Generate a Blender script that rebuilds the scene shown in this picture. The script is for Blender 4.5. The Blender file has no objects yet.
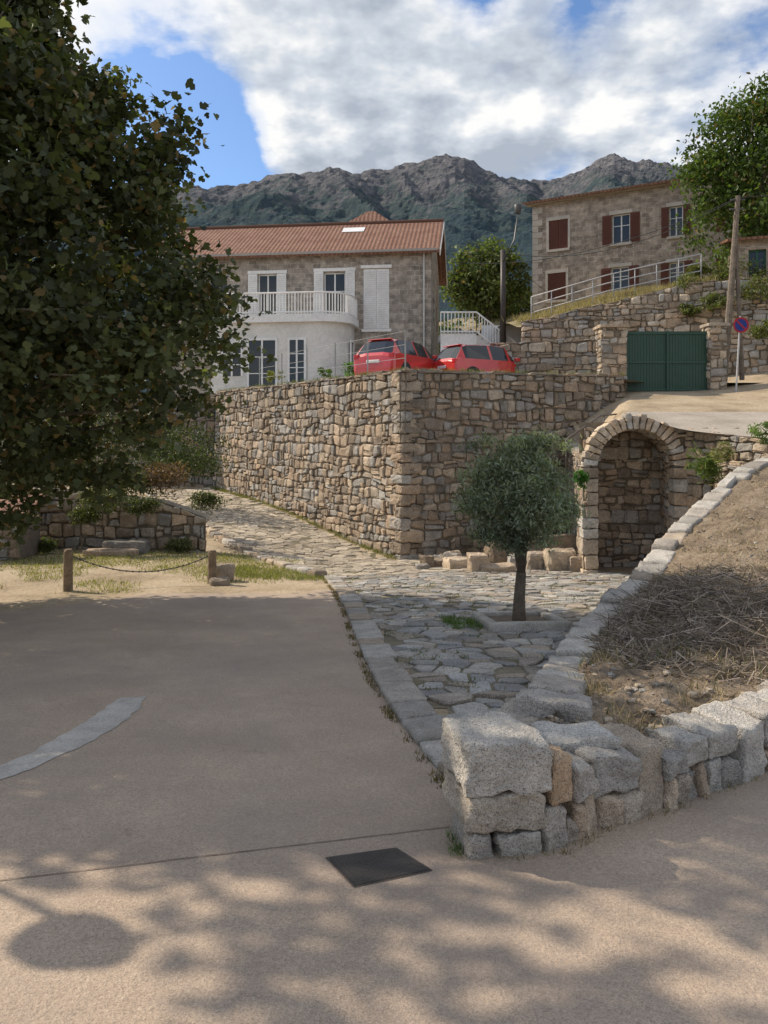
import bpy, math, random
import numpy as np
from mathutils import Vector, noise
random.seed(7); R=np.random.RandomState(7)
F=760.0; HZ=430.0; EYE=1.6
def P(px,py,d): return np.array([(px-384)/F*d, d, EYE-(py-HZ)/F*d])
def gp(px,py):
    d=1.6/((py-HZ)/F-.1); return np.array([(px-384)/F*d,d,-.1*d])
def sstep(t): t=np.clip(t,0,1); return t*t*(3-2*t)
def g(x,y):
    x=np.asarray(x,float); y=np.asarray(y,float)
    near=-.1*np.clip(y,-15,14)
    left=np.where(y<14,near,np.where(y<22,-1.4-.03*(y-14),-1.64+.05*(np.minimum(y,36)-22)))
    cen=np.where(y<14,near,np.where(y<22,-1.4-.095*(y-14),-2.16+.09*(np.minimum(y,34)-22)))
    s=sstep((x+5.5)/5)
    return left*(1-s)+cen*s
# ---------------------------------------------------------------- mesh builder
COL=bpy.context.scene.collection
class MB:
    def __init__(s): s.v=[];s.f=[];s.c=[];s.m=[];s.n=0
    def add(s,verts,faces,col=(1,1,1),mat=0):
        verts=np.asarray(verts,float); b=s.n
        s.v.append(verts); s.f.extend([tuple(i+b for i in f) for f in faces])
        col=np.asarray(col,float)
        s.c.append(np.tile(col,(len(verts),1)) if col.ndim==1 else col)
        s.m.extend([mat]*len(faces)); s.n+=len(verts)
    def box(s,c8,col=(1,1,1),mat=0):
        s.add(c8,[(0,3,2,1),(4,5,6,7),(0,1,5,4),(1,2,6,5),(2,3,7,6),(3,0,4,7)],col,mat)
    def obj(s,name,mats,smooth=False,parent=None):
        me=bpy.data.meshes.new(name)
        V=np.concatenate(s.v); me.from_pydata(V.tolist(),[],s.f); 
        a=me.color_attributes.new('col','FLOAT_COLOR','POINT')
        C=np.concatenate(s.c); C=np.hstack([C,np.ones((len(C),1))]).astype(np.float32)
        a.data.foreach_set('color',C.ravel())
        for m in mats: me.materials.append(m)
        me.polygons.foreach_set('material_index',np.array(s.m,dtype=np.int32))
        if smooth: me.polygons.foreach_set('use_smooth',np.ones(len(s.f),dtype=bool))
        me.update()
        o=bpy.data.objects.new(name,me); COL.objects.link(o)
        if parent: o.parent=parent
        return o
def empty(name):
    o=bpy.data.objects.new(name,None); COL.objects.link(o); return o
def aabox(x0,x1,y0,y1,z0,z1):
    return np.array([(x0,y0,z0),(x1,y0,z0),(x1,y1,z0),(x0,y1,z0),(x0,y0,z1),(x1,y0,z1),(x1,y1,z1),(x0,y1,z1)],float)
def cube_grid(n):
    if n==3: t=[-1,-.62,.62,1]
    else:
        t=np.linspace(-1,1,n+1); t=np.sign(t)*(1-(1-np.abs(t))**1.25)
    vs={};F_=[]
    def vid(a,b,c):
        k=(a,b,c)
        if k not in vs: vs[k]=len(vs)
        return vs[k]
    for ax in range(3):
        for side in (0,n):
            for i in range(n):
                for j in range(n):
                    q=[]
                    for (a,b) in ((i,j),(i+1,j),(i+1,j+1),(i,j+1)):
                        k=[0,0,0]; k[ax]=side; k[(ax+1)%3]=a; k[(ax+2)%3]=b
                        q.append(vid(*k))
                    if side==0: q=q[::-1]
                    F_.append(tuple(q))
    V=np.array([[t[a],t[b],t[c]] for (a,b,c) in vs.keys()],float)
    return V,F_
CG={n:cube_grid(n) for n in (3,6,9,14)}
def rock(mb,c8,rad=.04,n=3,amp=.01,col=(1,1,1),mat=0,fr=6.0):
    """c8: hexahedron corners in box order (bottom ring 0-3, top ring 4-7)"""
    V,Fc=CG[n]; c8=np.asarray(c8,float)
    hx=(np.linalg.norm(c8[1]-c8[0])+np.linalg.norm(c8[2]-c8[3]))/4
    hy=(np.linalg.norm(c8[3]-c8[0])+np.linalg.norm(c8[2]-c8[1]))/4
    hz=(np.linalg.norm(c8[4]-c8[0])+np.linalg.norm(c8[6]-c8[2]))/4
    h=np.array([hx,hy,hz])+1e-6; r=min(rad,.85*h.min())
    s=V*h; q=np.clip(s,-(h-r),(h-r)); d=s-q; s=q+r*d/np.linalg.norm(d,axis=1)[:,None]; U=(s/h+1)/2
    x,y,z=U[:,0:1],U[:,1:2],U[:,2:3]
    p=((c8[0]*(1-x)+c8[1]*x)*(1-y)+(c8[3]*(1-x)+c8[2]*x)*y)*(1-z)+((c8[4]*(1-x)+c8[5]*x)*(1-y)+(c8[7]*(1-x)+c8[6]*x)*y)*z
    if n==3: p=p+R.normal(0,amp,p.shape)
    else:
        o=R.uniform(-50,50,3)
        p=p+np.array([tuple(noise.noise_vector(Vector((a+o)*fr))*amp*1.6+noise.noise_vector(Vector((a+o)*fr*3.1))*amp*1.0+noise.noise_vector(Vector((a+o)*fr*7))*amp*.45) for a in p])
    mb.add(p,Fc,col,mat)
PAL=np.array([(.42,.33,.24),(.36,.30,.235),(.45,.38,.295),(.32,.255,.19),(.49,.395,.29),(.37,.34,.30),(.43,.325,.23),(.40,.375,.335)])
def scol(pal=PAL,var=.14,k=1.0):
    c=pal[R.randint(len(pal))]*(1+R.normal(0,var)); return np.clip(c*k,.03,.75)
def nz(a,b=0,c=0): return noise.noise(Vector((a,b,c)))
def stone_rows(mb,mapf,U0,U1,vlo,vhi,ch=.26,wr=(.22,.6),prot=.05,pal=PAL,n=3,gap=.010,skip=None,rad=.055,k=1.0,back=.12,amp=.010,k2=None,jt=.024):
    vmin=min(vlo(u) for u in np.linspace(U0,U1,12)); vmax=max(vhi(u) for u in np.linspace(U0,U1,12))
    bnd=[vmin-.05]
    while bnd[-1]<vmax: bnd.append(bnd[-1]+ch*R.uniform(.65,1.35))
    seed=R.uniform(0,100)
    def B(i,u): return bnd[i]+.5*ch*nz(u*.7,i*3.1+seed)+.42*ch*nz(u*2.6,i*7.7+seed)
    for i in range(len(bnd)-1):
        u=U0
        while u<U1-.02:
            w=R.uniform(*wr)*R.choice([.6,.85,1,1.25]); u2=min(u+w,U1)
            if U1-u2<wr[0]*.5: u2=U1
            cells=[(0,1)]
            if R.rand()<.2: s=R.uniform(.38,.62); cells=[(0,s),(s,1)]
            if u2-u<.12: cells=[(0,1)]
            for (a,b) in cells:
                j=lambda: R.normal(0,jt)
                q=[]
                for (uu,t) in ((u,a),(u2,a),(u2,b),(u,b)):
                    v=B(i,uu)*(1-t)+B(i+1,uu)*t
                    v=min(max(v,vlo(uu)),vhi(uu)); q.append([uu,v])
                if (q[3][1]-q[0][1])<.05 and (q[2][1]-q[1][1])<.05: continue
                uc=(u+u2)/2; vc=(q[0][1]+q[2][1])/2
                if skip and skip(uc,vc): continue
                pr=prot*R.uniform(.3,1.3)
                q=[(q[0][0]+gap+j()*.6,q[0][1]+gap+j()*.6),(q[1][0]-gap+j()*.6,q[1][1]+gap+j()*.6),(q[2][0]-gap+j(),q[2][1]-gap+j()*.6),(q[3][0]+gap+j(),q[3][1]-gap+j()*.6)]
                c8=[mapf(q[0][0],q[0][1],-back),mapf(q[1][0],q[1][1],-back),mapf(q[1][0],q[1][1],pr*R.uniform(.7,1.2)),mapf(q[0][0],q[0][1],pr),
                    mapf(q[3][0],q[3][1],-back),mapf(q[2][0],q[2][1],-back),mapf(q[2][0],q[2][1],pr),mapf(q[3][0],q[3][1],pr*R.uniform(.7,1.2))]
                kk=k*(k2(uc,vc) if k2 else 1)
                rock(mb,c8,rad*R.uniform(.6,1.3),n,amp,scol(pal)*kk)
            u=u2
def quadstrip(mb,mapf,U0,U1,vlo,vhi,w,col,nu=30,nv=1,mat=0):
    us=np.linspace(U0,U1,nu+1); V=[];Fc=[]
    for u in us:
        for j in range(nv+1):
            v=vlo(u)+(vhi(u)-vlo(u))*j/nv; V.append(mapf(u,v,w))
    for i in range(nu):
        for j in range(nv):
            a=i*(nv+1)+j; Fc.append((a,a+nv+1,a+nv+2,a+1))
    mb.add(V,Fc,col,mat)
def tube(mb,pts,rads,k=8,col=(1,1,1),mat=0,cap=True):
    pts=[np.asarray(p,float) for p in pts]; V=[];Fc=[]
    for i,p in enumerate(pts):
        a=pts[min(i+1,len(pts)-1)]-pts[max(i-1,0)]; a=a/(np.linalg.norm(a)+1e-9)
        ref=np.array([0,0,1.]) if abs(a[2])<.9 else np.array([1.,0,0])
        s=np.cross(a,ref); s/=np.linalg.norm(s); t=np.cross(a,s)
        for j in range(k):
            an=2*math.pi*j/k; V.append(p+rads[i]*(math.cos(an)*s+math.sin(an)*t))
    for i in range(len(pts)-1):
        for j in range(k):
            Fc.append((i*k+j,i*k+(j+1)%k,(i+1)*k+(j+1)%k,(i+1)*k+j))
    if cap: Fc.append(tuple(range(k))[::-1]); Fc.append(tuple(range((len(pts)-1)*k,len(pts)*k)))
    mb.add(V,Fc,col,mat)
# ---------------------------------------------------------------- materials
def nt(name):
    m=bpy.data.materials.new(name); m.use_nodes=True; t=m.node_tree
    for n_ in list(t.nodes): t.nodes.remove(n_)
    o=t.nodes.new('ShaderNodeOutputMaterial'); b=t.nodes.new('ShaderNodeBsdfPrincipled'); t.links.new(b.outputs[0],o.inputs[0])
    b.inputs['Specular IOR Level'].default_value=.25
    return m,t,b,o
def mixc(t,fac,a,b,bt='MIX'):
    n_=t.nodes.new('ShaderNodeMix'); n_.data_type='RGBA'; n_.blend_type=bt
    for i,v in ((0,fac),(6,a),(7,b)):
        if hasattr(v,'is_linked') or hasattr(v,'links'): t.links.new(v,n_.inputs[i])
        elif i==0: n_.inputs[i].default_value=v
        else: n_.inputs[i].default_value=(*v,1)
    return n_.outputs[2]
def ns(t,vec,scale,detail=4,rough=.6,kind='n'):
    n_=t.nodes.new('ShaderNodeTexNoise'); n_.inputs['Scale'].default_value=scale; n_.inputs['Detail'].default_value=detail; n_.inputs['Roughness'].default_value=rough
    if vec is not None: t.links.new(vec,n_.inputs['Vector'])
    return n_.outputs[0]
def ramp(t,v,stops):
    n_=t.nodes.new('ShaderNodeValToRGB'); e=n_.color_ramp.elements
    while len(e)<len(stops): e.new(.5)
    for el,(p,c) in zip(e,stops):
        el.position=p; el.color=(*c,1) if hasattr(c,'__len__') else (c,c,c,1)
    t.links.new(v,n_.inputs[0]); return n_.outputs[0]
def objvec(t): return t.nodes.new('ShaderNodeTexCoord').outputs['Object']
def attr(t,name='col'):
    a=t.nodes.new('ShaderNodeAttribute'); a.attribute_name=name; return a
def bump(t,b,h,dist,st=1.0):
    n_=t.nodes.new('ShaderNodeBump'); n_.inputs['Distance'].default_value=dist; n_.inputs['Strength'].default_value=st
    t.links.new(h,n_.inputs['Height']); t.links.new(n_.outputs[0],b.inputs['Normal'])
def mat_attr(name,rough=.9,s1=3,s2=25,lo=.7,hi=1.25,bd=.01,lichen=None,speck=0):
    m,t,b,o=nt(name); v=objvec(t); c=attr(t).outputs['Color']
    n1=ns(t,v,s1,3); n2=ns(t,v,s2,3,.7)
    c=mixc(t,1,c,ramp(t,n1,[(.3,lo),(.7,hi)]),'MULTIPLY')
    c=mixc(t,1,c,ramp(t,n2,[(.3,lo),(.7,hi)]),'MULTIPLY')
    if lichen: c=mixc(t,ramp(t,ns(t,v,1.3,5,.75),[(.54,0),(.68,.7)]),c,lichen)
    if speck:
        c=mixc(t,ramp(t,ns(t,v,speck,1,.5),[(.57,0),(.66,.7)]),c,(.07,.065,.06))
        c=mixc(t,ramp(t,ns(t,v,speck*1.4,1,.5),[(.6,0),(.68,.6)]),c,(.68,.66,.62))
    t.links.new(c,b.inputs['Base Color']); b.inputs['Roughness'].default_value=rough
    bump(t,b,n2,bd)
    return m
M_stone=mat_attr('granite_rubble',s1=2.5,s2=22,bd=.03,lichen=(.20,.175,.14))
M_near=mat_attr('granite_block',s1=5,s2=45,lo=.78,hi=1.2,bd=.025,lichen=(.27,.235,.18),speck=140)
M_flag=mat_attr('flagstone',s1=3,s2=30,lo=.72,hi=1.25,bd=.015,lichen=(.19,.18,.155),speck=90)
M_wood=mat_attr('wood_bark',s1=6,s2=30,bd=.02)
M_paint=mat_attr('painted',rough=.6,s1=1.2,s2=9,lo=.88,hi=1.08,bd=.002)
M_metal=mat_attr('painted_metal',rough=.45,s1=2,s2=12,lo=.85,hi=1.1,bd=.001)
def mat_ground(name,cols,scales,bd=.01,rough=.95,extra=None):
    m,t,b,o=nt(name); v=objvec(t)
    c=ramp(t,ns(t,v,scales[0],5,.65),[(.3,cols[0]),(.5,cols[1]),(.72,cols[2])])
    n2=ns(t,v,scales[1],3,.75)
    c=mixc(t,1,c,ramp(t,n2,[(.3,.75),(.7,1.22)]),'MULTIPLY')
    if extra: c=extra(t,v,c)
    t.links.new(c,b.inputs['Base Color']); b.inputs['Roughness'].default_value=rough
    bump(t,b,n2,bd); return m
def road_extra(t,v,c):
    c=mixc(t,ramp(t,ns(t,v,150,1,.5),[(.54,0),(.64,.5)]),c,(.16,.13,.11))
    c=mixc(t,ramp(t,ns(t,v,200,1,.5),[(.58,0),(.68,.5)]),c,(.66,.57,.49))
    c=mixc(t,ramp(t,ns(t,v,.5,7,.7),[(.42,0),(.66,.55)]),c,(.255,.215,.19))
    c=mixc(t,ramp(t,ns(t,v,2.7,6,.8),[(.56,0),(.72,.35)]),c,(.56,.45,.35))
    c=mixc(t,ramp(t,ns(t,v,7,4,.8),[(.62,0),(.70,.35)]),c,(.17,.145,.125))
    return c
M_road=mat_ground('road_concrete',[(.37,.285,.215),(.43,.335,.25),(.49,.385,.29)],(.9,60),.008,extra=road_extra)
M_patch=mat_ground('road_patch',[(.36,.335,.30),(.44,.41,.37),(.52,.49,.44)],(5,60),.006)
M_dirt=mat_ground('dirt',[(.26,.20,.13),(.41,.325,.22),(.50,.41,.29)],(.8,14),.04)
M_soil=mat_ground('dry_soil',[(.15,.115,.08),(.26,.20,.14),(.36,.29,.21)],(2.4,18),.06)
M_joint=mat_ground('joint_fill',[(.11,.11,.055),(.20,.17,.12),(.28,.24,.17)],(1.2,20),.03)
M_grassy=mat_ground('hill_grass',[(.11,.11,.05),(.27,.215,.12),(.36,.30,.19)],(.5,6),.05)
M_conc=mat_ground('path_concrete',[(.30,.265,.215),(.38,.335,.28),(.45,.40,.34)],(.9,20),.01)
M_dark=mat_ground('joint_line',[(.17,.135,.11),(.2,.16,.13),(.24,.19,.15)],(4,40),.005)
def mat_leaf(name,tr=.3,rough=.55):
    m,t,b,o=nt(name); c=attr(t).outputs['Color']
    t.links.new(c,b.inputs['Base Color']); b.inputs['Roughness'].default_value=rough
    tl=t.nodes.new('ShaderNodeBsdfTranslucent'); hs=mixc(t,1,c,(1.4,1.5,.55),'MULTIPLY'); t.links.new(hs,tl.inputs[0])
    mx=t.nodes.new('ShaderNodeMixShader'); mx.inputs[0].default_value=tr
    t.links.new(b.outputs[0],mx.inputs[1]); t.links.new(tl.outputs[0],mx.inputs[2]); t.links.new(mx.outputs[0],o.inputs[0]); return m
M_leaf=mat_leaf('leaf',.32); M_dry=mat_leaf('dry_stalk',.1,.8)
def mat_masonry(name,c1,c2,mort,bw=.42,bh=.22):
    m,t,b,o=nt(name); v=attr(t).outputs['Vector']
    nn=t.nodes.new('ShaderNodeTexNoise'); nn.inputs['Scale'].default_value=1.6; nn.inputs['Detail'].default_value=3; t.links.new(v,nn.inputs['Vector'])
    vv=mixc(t,.13,v,nn.outputs['Color'],'LINEAR_LIGHT')
    br=t.nodes.new('ShaderNodeTexBrick'); t.links.new(vv,br.inputs['Vector'])
    br.inputs['Scale'].default_value=1; br.inputs['Brick Width'].default_value=bw; br.inputs['Row Height'].default_value=bh
    br.inputs['Mortar Size'].default_value=.022; br.inputs['Mortar Smooth'].default_value=.3; br.inputs['Bias'].default_value=0
    br.inputs['Color1'].default_value=(*c1,1); br.inputs['Color2'].default_value=(*c2,1); br.inputs['Mortar'].default_value=(*mort,1)
    c=mixc(t,1,br.outputs[0],ramp(t,ns(t,v,2.6,5,.7),[(.3,.5),(.7,1.45)]),'MULTIPLY')
    c=mixc(t,1,c,ramp(t,ns(t,v,.4,4,.6),[(.3,.8),(.7,1.15)]),'MULTIPLY')
    t.links.new(c,b.inputs['Base Color']); b.inputs['Roughness'].default_value=.9
    inv=t.nodes.new('ShaderNodeMath'); inv.operation='SUBTRACT'; inv.inputs[0].default_value=1; t.links.new(br.outputs[1],inv.inputs[1])
    bump(t,b,inv.outputs[0],.03); return m
M_mas1=mat_masonry('house_masonry',(.40,.345,.285),(.24,.21,.175),(.46,.42,.36),.40,.24)
M_mas2=mat_masonry('villa_masonry',(.42,.34,.265),(.27,.215,.17),(.48,.43,.36),.42,.25)
def mat_tiles(name,c1,c2):
    m,t,b,o=nt(name); v=attr(t).outputs['Vector']
    sx=t.nodes.new('ShaderNodeSeparateXYZ'); t.links.new(v,sx.inputs[0])
    def saw(sock,per):
        a=t.nodes.new('ShaderNodeMath'); a.operation='DIVIDE'; t.links.new(sock,a.inputs[0]); a.inputs[1].default_value=per
        f=t.nodes.new('ShaderNodeMath'); f.operation='FRACT'; t.links.new(a.outputs[0],f.inputs[0]); return f.outputs[0]
    u=saw(sx.outputs[0],.22); s=saw(sx.outputs[1],.36)
    sn=t.nodes.new('ShaderNodeMath'); sn.operation='PINGPONG'; t.links.new(u,sn.inputs[0]); sn.inputs[1].default_value=.5
    h=t.nodes.new('ShaderNodeMath'); h.operation='ADD'; t.links.new(sn.outputs[0],h.inputs[0])
    h2=t.nodes.new('ShaderNodeMath'); h2.operation='MULTIPLY'; t.links.new(s,h2.inputs[0]); h2.inputs[1].default_value=.35; t.links.new(h2.outputs[0],h.inputs[1])
    c=ramp(t,ns(t,v,1.2,7,.75),[(.3,c1),(.7,c2)])
    c=mixc(t,1,c,ramp(t,ns(t,v,9,3,.6),[(.3,.6),(.7,1.35)]),'MULTIPLY')
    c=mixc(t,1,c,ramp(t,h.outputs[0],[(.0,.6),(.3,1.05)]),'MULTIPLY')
    t.links.new(c,b.inputs['Base Color']); b.inputs['Roughness'].default_value=.9; bump(t,b,h.outputs[0],.06); return m
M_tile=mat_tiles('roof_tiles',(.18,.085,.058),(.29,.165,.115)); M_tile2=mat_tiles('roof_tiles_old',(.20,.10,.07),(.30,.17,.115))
def mat_plain(name,c,rough=.5,metal=0,coat=0):
    m,t,b,o=nt(name); v=objvec(t)
    cc=mixc(t,1,c,ramp(t,ns(t,v,4,4),[(.3,.9),(.7,1.08)]),'MULTIPLY'); t.links.new(cc,b.inputs['Base Color'])
    b.inputs['Roughness'].default_value=rough; b.inputs['Metallic'].default_value=metal; b.inputs['Specular IOR Level'].default_value=.5
    b.inputs['Coat Weight'].default_value=coat; return m
M_glass=mat_plain('window_glass',(.03,.035,.04),.08); M_red=mat_plain('car_paint',(.55,.03,.025),.3,0,1)
M_tyre=mat_plain('tyre',(.03,.03,.03),.8); M_rim=mat_plain('rim',(.5,.5,.5),.35,.8); M_tail=mat_plain('tail_light',(.5,.02,.02),.15); M_white=mat_plain('white_plate',(.75,.75,.72),.4)
M_green=mat_plain('gate_paint',(.016,.06,.038),.5)
# ---------------------------------------------------------------- leaves bulk
def bulk(name,cen,ax,nrm,ln,wd,tmpl,cols,mat,parent=None):
    N=len(cen); k=len(tmpl); ax=ax/np.linalg.norm(ax,axis=1)[:,None]
    side=np.cross(nrm,ax); side/=(np.linalg.norm(side,axis=1)[:,None]+1e-9); up=np.cross(ax,side)
    T=np.asarray(tmpl,float)
    V=cen[:,None,:]+ax[:,None,:]*(T[None,:,0:1]*ln[:,None,None])+side[:,None,:]*(T[None,:,1:2]*wd[:,None,None])
    V=V+up[:,None,:]*(np.abs(T[None,:,1:2])*wd[:,None,None]*.35)
    me=bpy.data.meshes.new(name); me.vertices.add(N*k); me.vertices.foreach_set('co',V.reshape(-1).astype(np.float32))
    me.loops.add(N*k); me.loops.foreach_set('vertex_index',np.arange(N*k,dtype=np.int32))
    me.polygons.add(N); me.polygons.foreach_set('loop_start',np.arange(0,N*k,k,dtype=np.int32)); me.polygons.foreach_set('loop_total',np.full(N,k,dtype=np.int32))
    me.update(calc_edges=True)
    a=me.color_attributes.new('col','FLOAT_COLOR','POINT'); C=np.repeat(np.hstack([cols,np.ones((N,1))]),k,axis=0).astype(np.float32); a.data.foreach_set('color',C.ravel())
    me.materials.append(mat); o=bpy.data.objects.new(name,me); COL.objects.link(o)
    if parent: o.parent=parent
    return o
T_plane=[(-.5,0),(-.3,-.38),(0,-.5),(.08,-.24),(.32,-.32),(.55,0),(.32,.32),(.08,.24),(0,.5),(-.3,.38)]
T_oval=[(-.5,0),(-.1,-.3),(.3,-.2),(.5,0),(.3,.2),(-.1,.3)]
T_dia=[(-.5,0),(0,-.4),(.5,0),(0,.4)]
T_blade=[(0,-.5),(0,.5),(1,0)]
T_stick=[(-.5,-.5),(.5,-.3),(.5,.3),(-.5,.5)]
def leafcols(N,clump,base,var=.25,yel=.04):
    c=np.tile(np.array(base),(N,1))*(1+R.normal(0,var,(N,1)))
    c*=clump[:,None]
    y=R.rand(N)<yel; c[y]=np.array([.20,.145,.065])*(1+R.normal(0,.2,(y.sum(),1)))
    return np.clip(c,.008,.5)
def make_tree(name,base,trunk_r,fork_h,centers,nleaf,clr,lsize,tmpl,color,asp=1.0,yel=.04,droop=.3,limbs=14,bark=(.25,.21,.16),lean=(0,0),mat=None):
    E=empty(name); mb=MB(); base=np.array(base,float); centers=np.asarray(centers)
    top=base+np.array([lean[0],lean[1],fork_h])
    mid=(base+top)/2+np.array([R.normal(0,trunk_r*.3),R.normal(0,trunk_r*.3),0])
    tube(mb,[base+[0,0,-.15],base+[0,0,.12],mid,top],[trunk_r*1.35,trunk_r*1.08,trunk_r*.9,trunk_r*.78],10,bark)
    mains=[]
    for i in range(5):
        t_=centers[R.randint(len(centers))]; e=top+(t_-top)*.55
        m_=top+(e-top)*.5+R.normal(0,.12,3)*fork_h*.4+[0,0,.1]
        tube(mb,[top-[0,0,trunk_r*.3],m_,e],[trunk_r*.62,trunk_r*.45,trunk_r*.3],7,bark); mains.append((m_,e))
    for i in range(limbs):
        t_=centers[R.randint(len(centers))]; m_,e=min(mains,key=lambda q:np.linalg.norm(q[1]-t_)); s=m_+(e-m_)*R.rand()
        q=s+(t_-s)*.5+R.normal(0,.12,3)*np.linalg.norm(t_-s)*.5
        tube(mb,[s,q,t_],[trunk_r*.25,trunk_r*.15,trunk_r*.04],5,bark)
    mb.obj('trunk',[M_wood],True,E)
    N=len(centers)*nleaf
    cen=np.repeat(centers,nleaf,axis=0)+R.normal(0,1,(N,3))*clr*np.array([1,1,.7])
    ax=R.normal(0,1,(N,3)); ax[:,2]-=droop*1.5; nr=R.normal(0,.6,(N,3)); nr[:,2]+=1
    ln=lsize*R.uniform(.6,1.25,N)
    cl=np.repeat(R.uniform(.6,1.4,len(centers)),nleaf)
    bulk('foliage',cen,ax,nr,ln,ln*asp,tmpl,leafcols(N,cl,color,yel=yel),mat or M_leaf,E)
    return E
# ---------------------------------------------------------------- ground
def axis_(lo,hi,step,far):
    a=list(np.arange(lo,hi+.01,step)); s=step; x=a[-1]
    while x<far: s*=1.5; x+=s; a.append(x)
    s=step; x=a[0]
    while x>-far: s*=1.5; x-=s; a.insert(0,x)
    return np.array(a)
def grid_obj(name,xs,ys,zf,mat,dz=0,mask=None):
    X,Y=np.meshgrid(xs,ys,indexing='ij'); Z=zf(X,Y)+dz; V=np.stack([X,Y,Z],-1).reshape(-1,3); n=len(ys); Fc=[]
    for i in range(len(xs)-1):
        for j in range(n-1):
            if mask is None or mask((xs[i]+xs[i+1])/2,(ys[j]+ys[j+1])/2): Fc.append((i*n+j,(i+1)*n+j,(i+1)*n+j+1,i*n+j+1))
    mb=MB(); mb.add(V,Fc); return mb.obj(name,[mat],True)
grid_obj('ground',axis_(-20,20,.5,3500),axis_(-6,40,.5,3500),g,M_dirt)
KERB=[gp(322,577),gp(336,592),gp(346,612),gp(358,645),gp(376,685),gp(399,722),gp(430,762),gp(462,797)]
A0=gp(468,861)
FW=[A0,gp(560,852),gp(600,831),gp(680,805),gp(768,772),np.array([3.7,5.5,-.55]),np.array([6.5,8.0,-.8]),np.array([12,11,-1.1])]
rp=[(-14,-5),(14,-5),(14,11.0)]+[(p[0],p[1]+.15) for p in FW[::-1][1:-1]]+[(.52,3.6)]+[(p[0],p[1]) for p in KERB[::-1]]
for a in ((310,579),(290,582),(262,581),(235,585),(215,586),(180,592),(150,593),(110,600),(60,606),(0,613),(-120,622)):
    q=np.array([(a[0]-384)/F*min(gp(*a)[1],13.9),min(gp(*a)[1],13.9)]); rp.append((q[0],q[1]))
rp.append((-14,11))
V=[(x,y,-.1*y+.004) for x,y in rp]
mb=MB(); mb.add(V,[tuple(range(len(V)))]); mb.obj('road',[M_road])
mb=MB(); pts=[(-60,800),(0,781),(30,771),(60,757),(84,746),(108,732),(127,721),(140,708),(147,697),(118,699),(95,716),(73,731),(50,742),(25,757),(0,766),(-60,785)]
pp=[gp(*p)+[0,0,.008] for p in pts]; V=[]
for a,b in zip(pp,pp[1:]+pp[:1]):
    for k_ in range(6): q=a+(b-a)*k_/6; o_=.035*np.array([nz(q[0]*9,q[1]*9),nz(q[0]*9,q[1]*9,7)]); V.append([q[0]+o_[0],q[1]+o_[1],-.1*(q[1]+o_[1])+.008])
mb.add(V,[tuple(range(len(V)))]); mb.obj('road_patch',[M_patch])
mb=MB()
A=gp(-200,906);B=gp(450,828); n_=60; V=[]
for i in range(n_+1):
    q=A+(B-A)*i/n_; w_=.0035*(1+.7*nz(i*.9)); o_=.008*nz(i*.4,3); V+=[q+[0,o_-w_,.008+.1*(w_-o_)],q+[0,o_+w_,.008-.1*(w_+o_)]]
mb.add(V,[(2*i,2*i+2,2*i+3,2*i+1) for i in range(n_)])
mb.obj('road_joint',[M_dark])
# drain cover
mb=MB(); Q=[gp(354,889),gp(433,872),gp(396,849),gp(325,859)]
Q=[q+np.array([0,0,.008]) for q in Q]; c=sum(Q)/4
inn=[c+(q-c)*.94 for q in Q]; inn2=[c+(q-c)*.925 for q in Q]
mb.add(Q+inn,[(0,1,5,4),(1,2,6,5),(2,3,7,6),(3,0,4,7)],(.075,.065,.057))
mb.add([q-np.array([0,0,.003]) for q in inn],[(0,1,2,3)],(.02,.018,.016))
mb.add([q+np.array([0,0,.001]) for q in inn2],[(0,1,2,3)],(.055,.05,.046))
f=lambda s,t: (inn[0]*(1-s)+inn[1]*s)*(1-t)+(inn[3]*(1-s)+inn[2]*s)*t
for i in range(1,17):
    for j in range(1,17):
        t_=i/17;s_=j/17; w_=.016
        mb.add([f(s_-w_,t_)+[0,0,.002],f(s_,t_-w_)+[0,0,.002],f(s_+w_,t_)+[0,0,.002],f(s_,t_+w_)+[0,0,.002]],[(0,1,2,3)],(.09,.082,.075))
mb.obj('drain_cover',[mat_attr('cast_iron',.6,6,60,.7,1.2,.003)])
# ---------------------------------------------------------------- coping path
BP=[np.array(p) for p in [(.92,4.42,.03),(1.2,5.2,-.09),(1.5,6.2,-.22),(2.3,8,-.35),(3.4,10,-.31),(4.7,12,.1),(6.6,14,.86),(7.9,15.2,1.15),(12,17,1.7)]]
class Path:
    def __init__(s,pts): s.p=[np.asarray(p,float) for p in pts]; s.d=[0]
    def build(s):
        for a,b in zip(s.p[:-1],s.p[1:]): s.d.append(s.d[-1]+np.linalg.norm((b-a)[:2]))
        s.L=s.d[-1]; return s
    def at(s,t):
        t=min(max(t,0),s.L-1e-6); i=max(0,int(np.searchsorted(s.d,t,side='right'))-1); i=min(i,len(s.p)-2)
        f=(t-s.d[i])/(s.d[i+1]-s.d[i]); a,b=s.p[i],s.p[i+1]; p=a+(b-a)*f
        def tan(k):
            k=min(max(k,0),len(s.p)-2); v=(s.p[k+1]-s.p[k])[:2]; return v/np.linalg.norm(v)
        tg=tan(i)*(1-abs(f-.5))+ (tan(i+1) if f>.5 else tan(i-1))*abs(f-.5); tg/=np.linalg.norm(tg)
        return p,np.array([tg[0],tg[1],0]),np.array([-tg[1],tg[0],0])
bp=Path(BP).build()
NP=np.array([(.50,.465,.41),(.44,.395,.34),(.54,.505,.45),(.45,.365,.275),(.41,.38,.34)])
mb=MB(); s=0
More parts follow.
